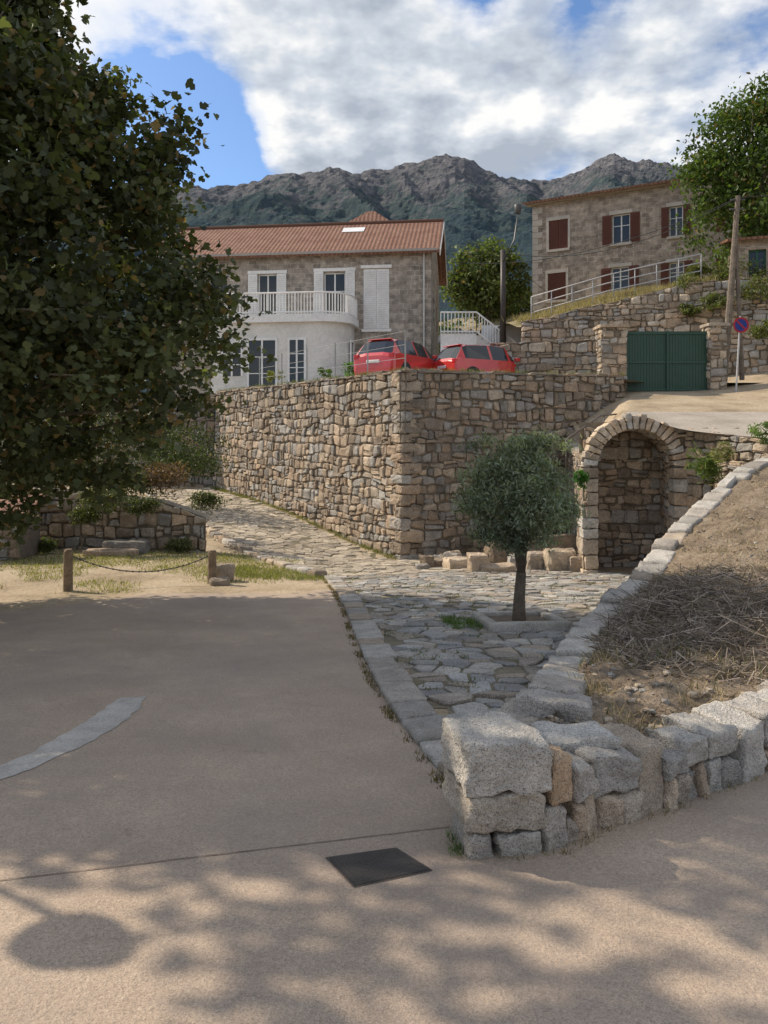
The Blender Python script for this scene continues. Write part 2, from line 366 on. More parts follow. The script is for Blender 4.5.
while s<bp.L:
    l=R.uniform(.28,.6); w=R.uniform(.14,.2); hh=R.uniform(.22,.3)
    a,ta,na=bp.at(s+.012); b,tb,nb=bp.at(min(s+l,bp.L)-.012); dz=R.normal(0,.022); jj=R.normal(0,.03)
    up=np.array([0,0,1.])
    n_=9 if s<4 else 6
    c8=[a-na*(w+jj)-up*hh,b-nb*(w+jj)-up*hh,b+nb*w-up*hh,a+na*w-up*hh]
    c8+=[a-na*(w+jj)*.96+up*(dz+R.normal(0,.012)),b-nb*(w+jj)*.9+up*(dz+R.normal(0,.012)),b+nb*w*.96+up*dz,a+na*w*.9+up*dz]
    rock(mb,c8,.022,n_,.013,scol(NP,.1)); s+=l
def mB(u,v,w):
    p,t_,n_=bp.at(u); q=p+n_*(.14+w); return np.array([q[0],q[1],v])
zt=lambda u: bp.at(u)[0][2]-.24
zb=lambda u: float(g(*bp.at(u)[0][:2]))-.05
stone_rows(mb,mB,0,13,zb,zt,.24,(.25,.5),.04,PAL)
quadstrip(mb,mB,0,13,zb,zt,-.03,(.18,.15,.11),40)
mb.obj('coping_wall',[M_near],True)
# road side retaining wall
fw=Path(FW).build()
HS=[(0,.50),(.45,.42),(.6,.33),(.9,.31),(1.4,.30),(2.2,.34),(3.5,.4),(20,.5)]
def Hh(s): return float(np.interp(s,[a for a,b in HS],[b for a,b in HS]))
mb=MB()
def fblock(s0,s1,z0,z1,dep,col,n=9,jit=.010,out=0,amp=.014,rad=.016):
    a,ta,na=fw.at(s0+.004); b,tb,nb=fw.at(s1-.004)
    j=lambda:R.normal(0,jit)
    c8=[a-na*out+[0,0,z0],b-nb*out+[0,0,z0],b+nb*dep+[0,0,z0],a+na*dep+[0,0,z0],
        a-na*out*.6+[0,0,z1+j()],b-nb*out*.6+[0,0,z1+j()],b+nb*dep+[0,0,z1+j()],a+na*dep+[0,0,z1+j()]]
    c8=[np.array(q)+[j(),j(),0] for q in c8]
    rock(mb,c8,rad,n,amp,col,0,8)
tan_=(.50,.35,.22); gr=(.53,.49,.43)
fblock(-.02,.415,.285,.515,.40,gr,14,.008); fblock(-.01,.37,.115,.28,.38,(.46,.395,.315),14,.008,.01)
fblock(0,.13,-.08,.108,.3,(.42,.38,.33)); fblock(.135,.36,-.08,.108,.3,(.45,.415,.36),9)
fblock(.42,.56,.20,.43,.30,tan_,9); fblock(.38,.52,-.06,.19,.3,(.45,.40,.34)); fblock(.53,.68,-.06,.12,.3,(.42,.36,.29))
s=.57
while s<9:
    H=Hh(s); l=R.uniform(.19,.34)
    if s>4: l=R.uniform(.35,.6)
    nn=9 if s<3 else 6
    sp=H*R.uniform(.42,.58)
    if R.rand()<.12: fblock(s,s+l,-.08,H+R.normal(0,.02),R.uniform(.24,.36),scol(NP,.1),nn,.015,R.uniform(0,.02))
    else:
        fblock(s,s+l,sp,H+R.normal(0,.02),R.uniform(.24,.38),scol(NP,.1),nn,.014,R.uniform(0,.03))
        l2=l*R.uniform(.4,.6); fblock(s,s+l2,-.08,sp-.008,.28,scol(PAL,.08)*1.1,nn,.012,R.uniform(0,.03)); fblock(s+l2,s+l,-.08,sp-.008,.28,scol(PAL,.08)*1.1,nn,.012,R.uniform(0,.03))
    s+=l
def slabrock(px,py,d,l,w,h,ang,col,n=6,tilt=0,r=.025,amp=.014):
    p=P(px,py,d); ca,sa=math.cos(ang),math.sin(ang); ux=np.array([ca,sa,0]);uy=np.array([-sa,ca,0]);up=np.array([0,0,1.])
    c8=[]
    for z in (-h,0):
        for (a,b) in ((-1,-1),(1,-1),(1,1),(-1,1)):
            c8.append(p+ux*a*l/2*R.uniform(.85,1.05)+uy*b*w/2*R.uniform(.85,1.05)+up*(z+tilt*b))
    rock(mb,c8,r,n,amp,col)
slabrock(493,738,4.1,.26,.34,.5,.1,(.46,.42,.36),9)
slabrock(523,712,4.5,.30,.30,.4,.9,(.47,.42,.35),9)
slabrock(577,731,4.02,.42,.28,.28,.15,(.54,.51,.46),9)
slabrock(655,744,4.25,.3,.2,.2,.5,(.52,.48,.43),9)
slabrock(540,695,4.75,.26,.22,.3,.8,(.45,.41,.35),9)
slabrock(618,740,4.15,.16,.14,.2,.2,(.38,.34,.29),6)
mb.obj('retaining_wall',[M_near],True)
# planting bed surface
mb=MB(); ns_,nt_=90,34; V=[];C=[]
for i in range(ns_+1):
    t_=i/ns_; a,ta,na=fw.at(.15+t_*(fw.L-.15)); Hs=Hh(.15+t_*fw.L); a=a+na*.2+[0,0,min(Hs,.4)-.07]
    b,tb,nb=bp.at(t_*bp.L); b=b-nb*.1-[0,0,.05]
    for j in range(nt_+1):
        k_=j/nt_; p=a*(1-k_)+b*k_; bmp=.10*math.sin(k_*math.pi)*min(1,t_*4)+.06*nz(p[0]*2,p[1]*2)+.04*nz(p[0]*7,p[1]*7)+.02*nz(p[0]*16,p[1]*16)
        V.append(p+[0,0,bmp if 0<j<nt_ else 0])
Fc=[(i*(nt_+1)+j,(i+1)*(nt_+1)+j,(i+1)*(nt_+1)+j+1,i*(nt_+1)+j+1) for i in range(ns_) for j in range(nt_)]
BEDV=np.array(V).reshape(ns_+1,nt_+1,3)
mb.add(V,Fc); mb.obj('planting_bed_soil',[M_soil],True)
def bedpt(i,j):
    i=min(max(i*ns_/70,0),ns_-1e-3); j=min(max(j*nt_/26,0),nt_-1e-3); a,b=int(i),int(j); fi,fj=i-a,j-b
    return (BEDV[a,b]*(1-fi)+BEDV[a+1,b]*fi)*(1-fj)+(BEDV[a,b+1]*(1-fi)+BEDV[a+1,b+1]*fi)*fj
N=8000; cen=np.zeros((N,3))
for k_ in range(N):
    while True:
        p=bedpt(R.uniform(8,44),R.uniform(3,25)); 
        if ((p[0]-3.55)/1.8)**2+((p[1]-7.4)/2.3)**2<1+.4*R.rand(): break
    e=max(0,1-((p[0]-3.7)/1.7)**2-((p[1]-7.3)/2.0)**2)*(.7+.6*nz(p[0]*2.5,p[1]*2.5,3))
    cen[k_]=p+[0,0,R.rand()**.7*.42*e+.01]
ax=R.normal(0,1,(N,3)); ax[:,2]*=.5; ax[:,0]*=1.4
c_=np.array([.25,.205,.17])*(1+R.normal(0,.45,(N,1))); c_=np.clip(c_,.03,.6)
bulk('twig_pile',cen,ax,R.normal(0,1,(N,3)),R.uniform(.10,.55,N)*R.uniform(.4,1,N),np.full(N,.008),T_stick,c_,M_dry)
N=14000; cen=np.array([bedpt(R.uniform(3,66),R.uniform(.5,25.5)) for _ in range(N)])
clm=np.array([nz(p[0]*1.9,p[1]*1.9,5)+.08*(p[1]>8) for p in cen]); cen=cen[clm>.02]; N=len(cen)
ax=R.normal(0,.6,(N,3)); ax[:,2]=1; c_=np.array([.36,.28,.165])*(1+R.normal(0,.3,(N,1))); gg=R.rand(N)<.2; c_[gg]=(.12,.16,.06)
bulk('dry_grass',cen,ax,R.normal(0,1,(N,3)),R.uniform(.03,.16,N),np.full(N,.007),T_blade,np.clip(c_,.02,.65),M_dry)
N=2600; cen=np.array([bedpt(R.uniform(1,60),R.uniform(.5,25.5))+[0,0,.012] for _ in range(N)])
bulk('leaf_litter',cen,R.normal(0,1,(N,3))*[1,1,.3],R.normal(0,.4,(N,3))+[0,0,1],R.uniform(.02,.06,N),R.uniform(.015,.04,N),T_oval,np.clip(np.array([.24,.175,.12])*(1+R.normal(0,.35,(N,1))),.03,.5),M_dry)
mb=MB()
for _ in range(420):
    p=bedpt(R.uniform(1,45),R.uniform(1,25)); r_=R.uniform(.008,.03); rock(mb,aabox(p[0]-r_,p[0]+r_,p[1]-r_,p[1]+r_*1.1,p[2]-r_*.6,p[2]+r_*.7),r_*.6,3,r_*.12,scol(PAL))
mb.obj('bed_pebbles',[M_near],True)
# ---------------------------------------------------------------- kerb
kp=Path([np.array([p[0],p[1],0]) for p in KERB]).build()
mb=MB(); s=0
while s<kp.L-.1:
    l=R.uniform(.35,.75); e=min(s+l,kp.L)
    if kp.L-e<.2: e=kp.L
    a,ta,na=kp.at(s+.006); b,tb,nb=kp.at(e-.006); w=.31*R.uniform(.9,1.08)
    def zz(p,o): return np.array([p[0],p[1],float(g(p[0],p[1]))+o])
    t_=.06+R.normal(0,.006)
    sgn=1 if na[0]>0 else -1
    c8=[zz(a,-.1),zz(b,-.1),zz(b+nb*sgn*w,-.1),zz(a+na*sgn*w,-.1),zz(a,t_-.01),zz(b,t_-.01),zz(b+nb*sgn*w,t_),zz(a+na*sgn*w,t_)]
    rock(mb,c8,.015,6,.007,scol(NP,.07)*.85); s=e
mb.obj('kerb_stones',[M_near],True)
# ---------------------------------------------------------------- flagstones (voronoi)
def pip(x,y,poly):
    c=False; j=len(poly)-1
    for i in range(len(poly)):
        xi,yi=poly[i];xj,yj=poly[j]
        if (yi>y)!=(yj>y) and x<(xj-xi)*(y-yi)/(yj-yi)+xi: c=not c
        j=i
    return c
def clip(poly,a,n_):
    out=[]
    for i in range(len(poly)):
        p,q=poly[i],poly[(i+1)%len(poly)]; dp=np.dot(p-a,n_); dq=np.dot(q-a,n_)
        if dp<=0: out.append(p)
        if dp*dq<0: out.append(p+(q-p)*dp/(dp-dq))
    return out
def paving(name,poly,cell,ang,asp,hz,pal,zf,dz=0,drop=.02):
    mb=MB(); ca,sa=math.cos(ang),math.sin(ang)
    xs=[p[0] for p in poly]; ys=[p[1] for p in poly]; cx,cy=(min(xs)+max(xs))/2,(min(ys)+max(ys))/2
    rad=max(max(xs)-min(xs),max(ys)-min(ys))*.75; nx=int(rad/cell/asp)+2; ny=int(rad/cell)+2; S={}
    for i in range(-nx,nx+1):
        for j in range(-ny,ny+1):
            u=(i+.5*(j%2)+R.uniform(-.48,.48))*cell*asp; v=(j+R.uniform(-.45,.45))*cell
            S[i,j]=np.array([cx+u*ca-v*sa,cy+u*sa+v*ca])
    for (i,j),p in S.items():
        if not pip(p[0],p[1],poly) or R.rand()<drop: continue
        h=cell*3; pl=[p+np.array(q) for q in ((-h,-h),(h,-h),(h,h),(-h,h))]
        for di in (-2,-1,0,1,2):
            for dj in (-2,-1,0,1,2):
                if (di or dj) and (i+di,j+dj) in S:
                    q=S[i+di,j+dj]; pl=clip(pl,(p+q)/2,q-p)
                    if len(pl)<3: break
            if len(pl)<3: break
        if len(pl)<3: continue
        pl=[pl[k] for k in range(len(pl)) if np.linalg.norm(pl[k]-pl[k-1])>.03]
        if len(pl)<3: continue
        c=sum(pl)/len(pl); ex=np.mean([np.linalg.norm(q-c) for q in pl]); gap=R.uniform(.006,.024)
        rp_=[]
        for k in range(len(pl)):
            a,b,d=pl[k-1],pl[k],pl[(k+1)%len(pl)]
            rp_+= [b+(a-b)*.11, b+(d-b)*.11]
        k=len(rp_); tx,ty=R.normal(0,.035,2); V=[]
        hh=hz*R.uniform(.4,1.2)
        def zz(q,o): return float(zf(q[0],q[1]))+dz+o
        for (sh,o) in ((1-gap/ex,-.04),(1-gap/ex,hh*.6),(1-(gap+.012)/ex,hh)):
            for q in rp_:
                r_=c+(q-c)*sh+R.normal(0,.004,2); V.append([r_[0],r_[1],zz(r_,o+((r_[0]-c[0])*tx+(r_[1]-c[1])*ty if o>0 else 0))])
        V.append([c[0],c[1],zz(c,hh+R.normal(0,.004))])
        Fc=[]
        for r_ in range(2):
            for q in range(k): Fc.append((r_*k+q,r_*k+(q+1)%k,(r_+1)*k+(q+1)%k,(r_+1)*k+q))
        for q in range(k): Fc.append((2*k+q,2*k+(q+1)%k,3*k))
        mb.add(V,Fc,scol(pal,.16))
    return mb.obj(name,[M_flag],False)
FP=np.array([(.325,.31,.28),(.25,.245,.235),(.38,.355,.31),(.29,.25,.205),(.35,.34,.32),(.33,.275,.215)])
FP2=np.array([(.46,.39,.29),(.41,.34,.25),(.50,.43,.33),(.36,.30,.225)])
kin=[(p[0]+.31,p[1]+.05) for p in KERB]
plaza=kin+[(.75,4.5),(1.25,5.5),(2.1,8.1),(3.2,10.1),(4.5,12.2),(6,14.4),(6.2,17.6),(5.4,17.7),(4.9,19.0),(2,18.4),(.2,17.4)]
paving('cobbled_plaza',plaza,.235,.5,1.3,.03,FP,g,0,.05)
ramp_poly=[(-1.35,16.9),(.2,17.4),(2,18.4),(4.9,19.0),(5.2,21.5),(1.0,21.6),(.1,21.9),(-7.9,34.3),(-10.5,33),(-6.9,26),(-3,19)]
paving('cobbled_ramp',ramp_poly,.26,.7,1.3,.03,FP2,g,0,.05)
def plmask(x,y): return pip(x,y,plaza) or pip(x,y,ramp_poly)
grid_obj('paving_bed',np.arange(-11,7,.25),np.arange(4.25,35,.25),g,M_joint,.006,plmask)
mb=MB(); ep=Path([np.array([-1.5,16.6,0]),np.array([-3.1,19.2,0]),np.array([-7.0,26,0]),np.array([-10.6,33,0])]).build(); s=0
while s<ep.L:
    l=R.uniform(.3,.7); a,_,na=ep.at(s); b,_,nb=ep.at(s+l-.03); z=lambda q,o:np.array([q[0],q[1],float(g(q[0],q[1]))+o])
    hh=R.uniform(.08,.16); rock(mb,[z(a,-.2),z(b,-.2),z(b-nb*.3,-.2),z(a-na*.3,-.2),z(a,hh),z(b,hh),z(b-nb*.3,hh),z(a-na*.3,hh)],.04,3,.01,scol(PAL)*1.1); s+=l
mb.obj('ramp_edging',[M_stone],True)
# ---------------------------------------------------------------- big terrace wall
TC=np.array([.50,22.0]); TL=np.array([-7.75,34.5]); TR=np.array([7.7,24.1]); ZT=3.3
def wallmap(A,B,side,bat=.035,z0=-2.2):
    d=(B-A)/np.linalg.norm(B-A); n_=np.array([d[1],-d[0]])*side
    def f(u,v,w):
        q=A+d*u+n_*(w-bat*(v-z0)); return np.array([q[0],q[1],v])
    return f,np.linalg.norm(B-A),d,n_
mb=MB()
mL,LL,dL,nL=wallmap(TC,TL,-1); mR,LR,dR,nR=wallmap(TC,TR,1)
glow=lambda m: (lambda u: float(g(m(u,0,0)[0],m(u,0,0)[1]))-.2)
top=lambda u: ZT
big=(.2,.5)
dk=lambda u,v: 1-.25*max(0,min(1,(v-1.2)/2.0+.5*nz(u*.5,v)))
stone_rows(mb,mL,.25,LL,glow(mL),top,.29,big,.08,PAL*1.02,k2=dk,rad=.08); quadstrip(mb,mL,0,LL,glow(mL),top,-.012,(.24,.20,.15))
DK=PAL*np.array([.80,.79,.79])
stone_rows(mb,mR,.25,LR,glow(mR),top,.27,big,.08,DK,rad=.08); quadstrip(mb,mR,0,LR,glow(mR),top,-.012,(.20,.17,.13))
z=-2.35; i=0
while z<ZT:
    h=R.uniform(.26,.36); z1=min(z+h,ZT); la,lb=((.62,.32) if i%2 else (.32,.62))
    o=lambda zz: TC+(nL+nR)/(1+np.dot(nL,nR))*(.07-.035*(zz+2.2))
    q=[]
    for zz in (z+.012,z1-.012):
        c=o(zz); r_=[c,c+dR*lb,c+dR*lb+dL*la,c+dL*la]; q+= [np.array([a[0],a[1],zz]) for a in r_]
    rock(mb,q,.05,6,.02,scol(PAL)*.95); z=z1; i+=1
for (m,L_) in ((mL,LL),(mR,LR)):
    u=0
    while u<L_:
        l=R.uniform(.3,.8); e=min(u+l,L_); hh=ZT+R.uniform(.03,.10)
        c8=[m(u+.01,ZT-.02,-.4),m(e-.01,ZT-.02,-.4),m(e-.01,ZT-.02,.08),m(u+.01,ZT-.02,.08),m(u+.01,hh,-.4),m(e-.01,hh,-.4),m(e-.01,hh,.08),m(u+.01,hh,.08)]
        rock(mb,c8,.03,3,.012,scol(PAL)*.75); u=e
mb.obj('terrace_wall',[M_stone],False)
mb=MB(); m3,L3,d3,n3=wallmap(TL,np.array([-22,38]),-1)
stone_rows(mb,m3,0,L3,glow(m3),lambda u:3.28,.3,big,.06,DK*.8); quadstrip(mb,m3,0,L3,glow(m3),lambda u:3.28,-.03,(.13,.11,.09)); mb.obj('stone_wall',[M_stone])
mb=MB(); tp=[(.5,22.3),(7.7,24.4),(9,26.2),(30,27),(40,60),(-30,60),(-22,38.3),(-7.6,34.8)]
mb.add([(x,y,3.24) for x,y in tp],[tuple(range(len(tp)))]); mb.obj('terrace_pavement',[M_conc])
def tufts(name,pts,n,rad,h,col,mat=None,w=.012):
    pts=np.asarray(pts); N=len(pts)*n; cen=np.repeat(pts,n,axis=0)+np.hstack([R.normal(0,rad,(N,2)),np.zeros((N,1))])
    ax=R.normal(0,.5,(N,3)); ax[:,2]=1.0; c_=np.array(col)*(1+R.normal(0,.3,(N,1)))
    return bulk(name,cen,ax,R.normal(0,1,(N,3)),h*R.uniform(.4,1.2,N),np.full(N,w),T_blade,np.clip(c_,.01,.6),mat or M_leaf)
def bush(name,c,r,n,ls,col,asp=.6,tm=T_oval):
    c=np.asarray(c,float); k=max(4,n//40)
    d=R.normal(0,1,(k,3)); d/=np.linalg.norm(d,axis=1)[:,None]; cc=c+d*np.array(r)*R.uniform(.35,1.0,(k,1))
    N=k*40; cen=np.repeat(cc,40,axis=0)+R.normal(0,1,(N,3))*np.array(r)*.2
    cl=np.repeat(R.uniform(.6,1.35,k),40); ln=ls*R.uniform(.6,1.3,N)
    return bulk(name,cen,R.normal(0,1,(N,3)),R.normal(0,1,(N,3))+[0,0,.8],ln,ln*asp,tm,leafcols(N,cl,col),M_leaf)
# ---------------------------------------------------------------- arch
AO=np.array([5.86,17.7]); ang=math.radians(4); AU=np.array([math.cos(ang),-math.sin(ang)]); AN=np.array([-math.sin(ang),-math.cos(ang)])
def am(u,v,w): q=AO+AU*u+AN*w; return np.array([q[0],q[1],v])
r0=.86; zs=.76; zg=-1.95; ro=1.18
def zU(x,y):
    x=np.asarray(x,float); y=np.asarray(y,float)
    z_=np.interp(y,[14,17.7,20,23.3,26,30],[1.15,1.60,2.0,2.5,2.9,3.5])
    hump=.27*np.exp(-((x-5.86)/.6)**2)*np.exp(-((y-17.7)/1.4)**2)
    left=-.95*np.clip(5.45+(y-17.7)*.34-x,0,1.3)*np.clip((25-y)/2,0,1)
    return z_+hump+left+ .12*sstep((x-10)/6)*(y-14)*.35
E=empty('stone_archway'); mb=MB()
NV=21
for i in range(NV):
    a0=math.pi*i/NV; a1=math.pi*(i+1)/NV; rr=ro+R.uniform(-.03,.05)
    g_=.008
    def c(a,r_,w): return am(-math.cos(a)*r_,zs+math.sin(a)*r_,w)
    rock(mb,[c(a0+g_,r0,-.4),c(a1-g_,r0,-.4),c(a1-g_,r0,.07),c(a0+g_,r0,.07),c(a0+g_,rr,-.4),c(a1-g_,rr,-.4),c(a1-g_,rr,.07),c(a0+g_,rr,.07)],.025,6,.012,scol(PAL,.1)*1.25)
z=zg
while z<zs:
    h=R.uniform(.24,.38); z1=min(z+h,zs)
    for sg in (-1,1):
        w_=R.uniform(.28,.4); a,b=(sg*r0,sg*(r0+w_)) if sg>0 else (-(r0+w_),-r0)
        rock(mb,[am(a,z+.01,-.45),am(b,z+.01,-.45),am(b,z+.01,.06),am(a,z+.01,.06),am(a,z1-.01,-.45),am(b,z1-.01,-.45),am(b,z1-.01,.06),am(a,z1-.01,.06)],.03,6,.012,scol(PAL,.1)*1.15)
    z=z1
def outside(u,v):
    if abs(u)<r0+.32 and v<zs: return True
    return (v>=zs and math.hypot(u,v-zs)<ro+.06)
def ftop(u):
    x=am(u,0,0)[0]; return float(zU(x,17.7))+.04
stone_rows(mb,am,-1.24,2.9,lambda u:zg,ftop,.24,(.2,.45),.05,PAL,skip=outside)
pf=[(-r0,zg)]+[(-r0*math.cos(math.pi*i/16),zs+r0*math.sin(math.pi*i/16)) for i in range(17)]+[(r0,zg)]
ou=[(-1.2,zg),(-1.2,.7)]+[(-ro*.98*math.cos(math.pi*i/14),zs+ro*.98*math.sin(math.pi*i/14)) for i in range(2,10)]+[(1.1,1.6),(2.0,1.6),(2.9,1.6),(2.9,zg)]
vv=[am(u,v,-.03) for u,v in ou]+[am(u,v,-.03) for u,v in pf[::-1]]
mb.add(vv,[tuple(range(len(vv)))],(.19,.155,.11))
prof=[(-r0,zg),(-r0,zs)]+[(-r0*math.cos(math.pi*i/12),zs+r0*math.sin(math.pi*i/12)) for i in range(1,12)]+[(r0,zs),(r0,zg)]
pl_=[0]
for a,b in zip(prof[:-1],prof[1:]): pl_.append(pl_[-1]+math.hypot(b[0]-a[0],b[1]-a[1]))
def im(u,v,w):
    x=np.interp(v,pl_,[p[0] for p in prof]); z_=np.interp(v,pl_,[p[1] for p in prof])
    cx,cz=0,min(z_,zs); dx,dz_=x-cx,z_-cz; L_=math.hypot(dx,dz_)+1e-6; k_=(L_-w)/L_
    skew=.16*u
    return am(cx+dx*k_+skew,cz+dz_*k_,-.35-u)
IP=PAL*1.25
stone_rows(mb,im,0,1.6,lambda u:0,lambda u:pl_[-1],.22,(.2,.5),.03,IP,amp=.006)
V=[];n_=len(prof)
for w_ in (0,1.8):
    for k_,p in enumerate(prof): V.append(im(w_,pl_[k_],-.03))
mb.add(V,[(i,i+1,n_+i+1,n_+i) for i in range(n_-1)],(.22,.18,.13))
def bm(u,v,w): return am(u+.26,v,-1.9+w)
stone_rows(mb,bm,-1.1,1.1,lambda u:zg,lambda u:1.7,.22,(.2,.45),.04,IP); quadstrip(mb,bm,-1.2,1.2,lambda u:zg,lambda u:1.8,-.03,(.22,.18,.13),2)
mb.obj('masonry',[M_stone],False,E)
mb=MB(); A=np.array([4.70,17.75]); B=np.array([5.7,23.4]); ms,Ls,_,_=wallmap(A,B,-1,0)
tp_=lambda u: float(zU(ms(u,0,0)[0],ms(u,0,0)[1]))
stone_rows(mb,ms,0,Ls,lambda u:-2.3,tp_,.25,(.2,.5),.05,DK); quadstrip(mb,ms,0,Ls,lambda u:-2.3,tp_,-.03,(.15,.125,.09)); 
s=0
while s<Ls-.1:
    e=min(s+R.uniform(.3,.6),Ls); a=tp_(s);b=tp_(e)
    rock(mb,[ms(s,a-.02,.07),ms(e-.02,b-.02,.07),ms(e-.02,b-.02,-.35),ms(s,a-.02,-.35),ms(s,a+.09,.07),ms(e-.02,b+.09,.07),ms(e-.02,b+.09,-.35),ms(s,a+.09,-.35)],.03,3,.01,scol(PAL)*.9); s=e
mb.obj('embankment_wall',[M_stone])
mb=MB(); mw,Lw,_,_=wallmap(np.array([7.0,17.62]),np.array([8.5,14.1]),1,0)
if np.dot((mw(0,0,1)-mw(0,0,0))[:2],np.array([-1,-.4]))<0: mw,Lw,_,_=wallmap(np.array([7.0,17.62]),np.array([8.5,14.1]),-1,0)
twp=lambda u: float(zU(mw(u,0,-.1)[0],mw(u,0,-.1)[1]))+.05
stone_rows(mb,mw,0,Lw,lambda u:-.8,twp,.22,(.2,.42),.06,PAL*.95); quadstrip(mb,mw,0,Lw,lambda u:-.8,twp,-.03,(.19,.155,.11)); mb.obj('path_wall',[M_stone])
def loft(name,ys,xl,xr,zf,mat,dz=0):
    mb=MB(); K=60; V=[]
    for y in ys:
        a,b=xl(y),xr(y)
        for k in range(K+1):
            x=a+(b-a)*(k/K)**1.5; V.append((x,y,float(zf(np.array(x),np.array(y)))+dz))
    mb.add(V,[(i*(K+1)+k,i*(K+1)+k+1,(i+1)*(K+1)+k+1,(i+1)*(K+1)+k) for i in range(len(ys)-1) for k in range(K)]); return mb.obj(name,[mat],True)
loft('upper_path',np.linspace(17.62,29,50),lambda y:4.80+(y-17.75)*1.0/5.65 if y<23.4 else 5.9,lambda y:30,zU,M_dirt)
loft('upper_path.001',np.linspace(14.2,17.62,24),lambda y:7.02+(17.62-y)*.42,lambda y:30,zU,M_dirt)
loft('arch_slab',np.linspace(15.6,20.2,26),lambda y:max(6.2+max(0,17.62-y)*.95+.15,4.9+(y-17.75)*.1 if y>17.7 else 0)+(.0),lambda y:10.2+.5*(y-15.6),zU,M_conc,.05)
bush('fern',P(703,464,16.2),(.38,.3,.36),700,.16,(.13,.19,.05),.25)
bush('fern.001',P(580,478,17.3),(.25,.2,.2),400,.13,(.06,.17,.03),.5)
bush('fern.002',P(765,432,15.0),(.3,.3,.2),400,.12,(.13,.2,.05),.3)
bush('fern.003',P(722,452,15.6),(.3,.3,.2),400,.12,(.17,.18,.07),.3)
mb=MB()
def grock(px,py,d,l,w,h,ang,k=1.0,n=6,r=.05):
    p=P(px,py,d); p[2]=float(g(p[0],p[1])); ca,sa=math.cos(ang),math.sin(ang); ux=np.array([ca,sa,0]);uy=np.array([-sa,ca,0]); c8=[]
    for z_ in (-.1,h):
        for (a,b) in ((-1,-1),(1,-1),(1,1),(-1,1)): c8.append(p+ux*a*l/2*R.uniform(.8,1.05)+uy*b*w/2*R.uniform(.8,1.05)+[0,0,z_*R.uniform(.9,1.1)])
    rock(mb,c8,r,n,.03,scol(PAL)*k,0,4)
grock(436,0,19.8,.7,.5,.22,0); grock(466,0,19.2,1.1,.5,.28,.1,1.1); grock(478,0,18.2,.5,.45,.45,.2,1.1); grock(500,0,19.8,.8,.7,.7,.3,.9,9,.2)
grock(520,0,19.0,.7,.5,.34,0,1.1); grock(540,0,18.8,.8,.5,.42,.1,1); grock(560,0,18.5,.8,.6,.5,0,.95); grock(580,0,18.3,.7,.5,.4,0,.9); grock(545,0,20.2,2.4,.6,.8,.1,.8); grock(497,0,18.1,.9,.4,.2,.1,1.1)
for _ in range(26):
    grock(R.uniform(415,590),0,R.uniform(18.6,20.8),R.uniform(.2,.5),R.uniform(.2,.4),R.uniform(.08,.35),R.uniform(0,3),R.uniform(.8,1.1),6,.04)
mb.obj('stone_ledge',[M_stone],False)
# ---------------------------------------------------------------- gate, pillars, walls behind
def pillar(name,x0,x1,y0,y1,z0,z1):
    mb=MB()
    for (A,B,s_) in ((np.array([x0,y0]),np.array([x1,y0]),1),(np.array([x0,y0]),np.array([x0,y1]),-1)):
        m,L_,_,_=wallmap(A,B,s_,0); stone_rows(mb,m,0,L_,lambda u:z0,lambda u:z1,.24,(.25,.45),.04,PAL)
    mb.box(aabox(x0+.01,x1-.01,y0+.01,y1,z0,z1),(.22,.18,.13)); rock(mb,aabox(x0-.08,x1+.08,y0-.08,y1+.08,z1,z1+.12),.03,6,.008,scol(PAL))
    mb.obj(name,[M_stone])
pillar('gate_pillar',7.45,8.32,26.0,26.8,2.7,5.1); pillar('gate_pillar.001',11.15,11.75,26.0,26.6,2.7,5.15)
mb=MB(); E=empty('metal_gate')
for i in range(28):
    x=8.36+i*.0993; mb.box(aabox(x,x+.09,26.2,26.24+.01*(i%2),2.85,5.0),(.02,.08,.05))
for z_ in (2.95,3.9,4.9): mb.box(aabox(8.34,11.13,26.16,26.199,z_,z_+.07),(.02,.08,.05))
mb.box(aabox(9.72,9.78,26.13,26.159,2.85,5.03),(.02,.08,.05))
mb.obj('panels',[M_green],False,E)
mb=MB(); m,L_,_,_=wallmap(np.array([3.9,28.0]),np.array([7.5,26.6]),1,0)
stone_rows(mb,m,0,L_,lambda u:3.2,lambda u:4.8,.25,(.25,.5),.05,PAL*.85); quadstrip(mb,m,0,L_,lambda u:3.2,lambda u:4.8,-.03,(.18,.15,.12)); mb.obj('garden_wall',[M_stone])
HW=Path([np.array([5.6,31,0]),np.array([9,30.6,0]),np.array([12.2,29.2,0]),np.array([14.5,28.6,0]),np.array([22,28,0])]).build()
def hwm(u,v,w): p,t_,n_=HW.at(u); q=p-n_*w; return np.array([q[0],q[1],v])
hwt=lambda u: float(np.interp(u,[0,3.4,6.9,9.3,17],[6.0,6.7,7.35,7.3,7.0]))+.2*nz(u*1.5,3)
mb=MB(); stone_rows(mb,hwm,0,HW.L-.1,lambda u:2.9,hwt,.27,(.2,.5),.09,PAL*1.1,rad=.08,jt=.03); quadstrip(mb,hwm,0,HW.L-.1,lambda u:2.9,hwt,-.012,(.27,.22,.155)); mb.obj('hillside_wall',[M_stone])
def zH(x,y):
    t=np.interp(x,[5.6,9,12.2,14.5,22],[6.0,6.7,7.35,7.3,7.0]); yb=np.interp(x,[5.6,9,12.2,14.5,22],[31,30.6,29.2,28.6,28])
    return t-.1+np.clip(y-yb,0,12)*.13+np.clip(y-45,0,200)*.14+.12*np.sin(x*1.3)*np.cos(y*.9)
grid_obj('hillside',np.arange(5.6,60,.5),np.arange(28,120,.5),zH,M_grassy,0,lambda x,y: y>np.interp(x,[5.6,9,12.2,14.5,22],[31.2,30.8,29.4,28.8,28.2]))
pts=[]
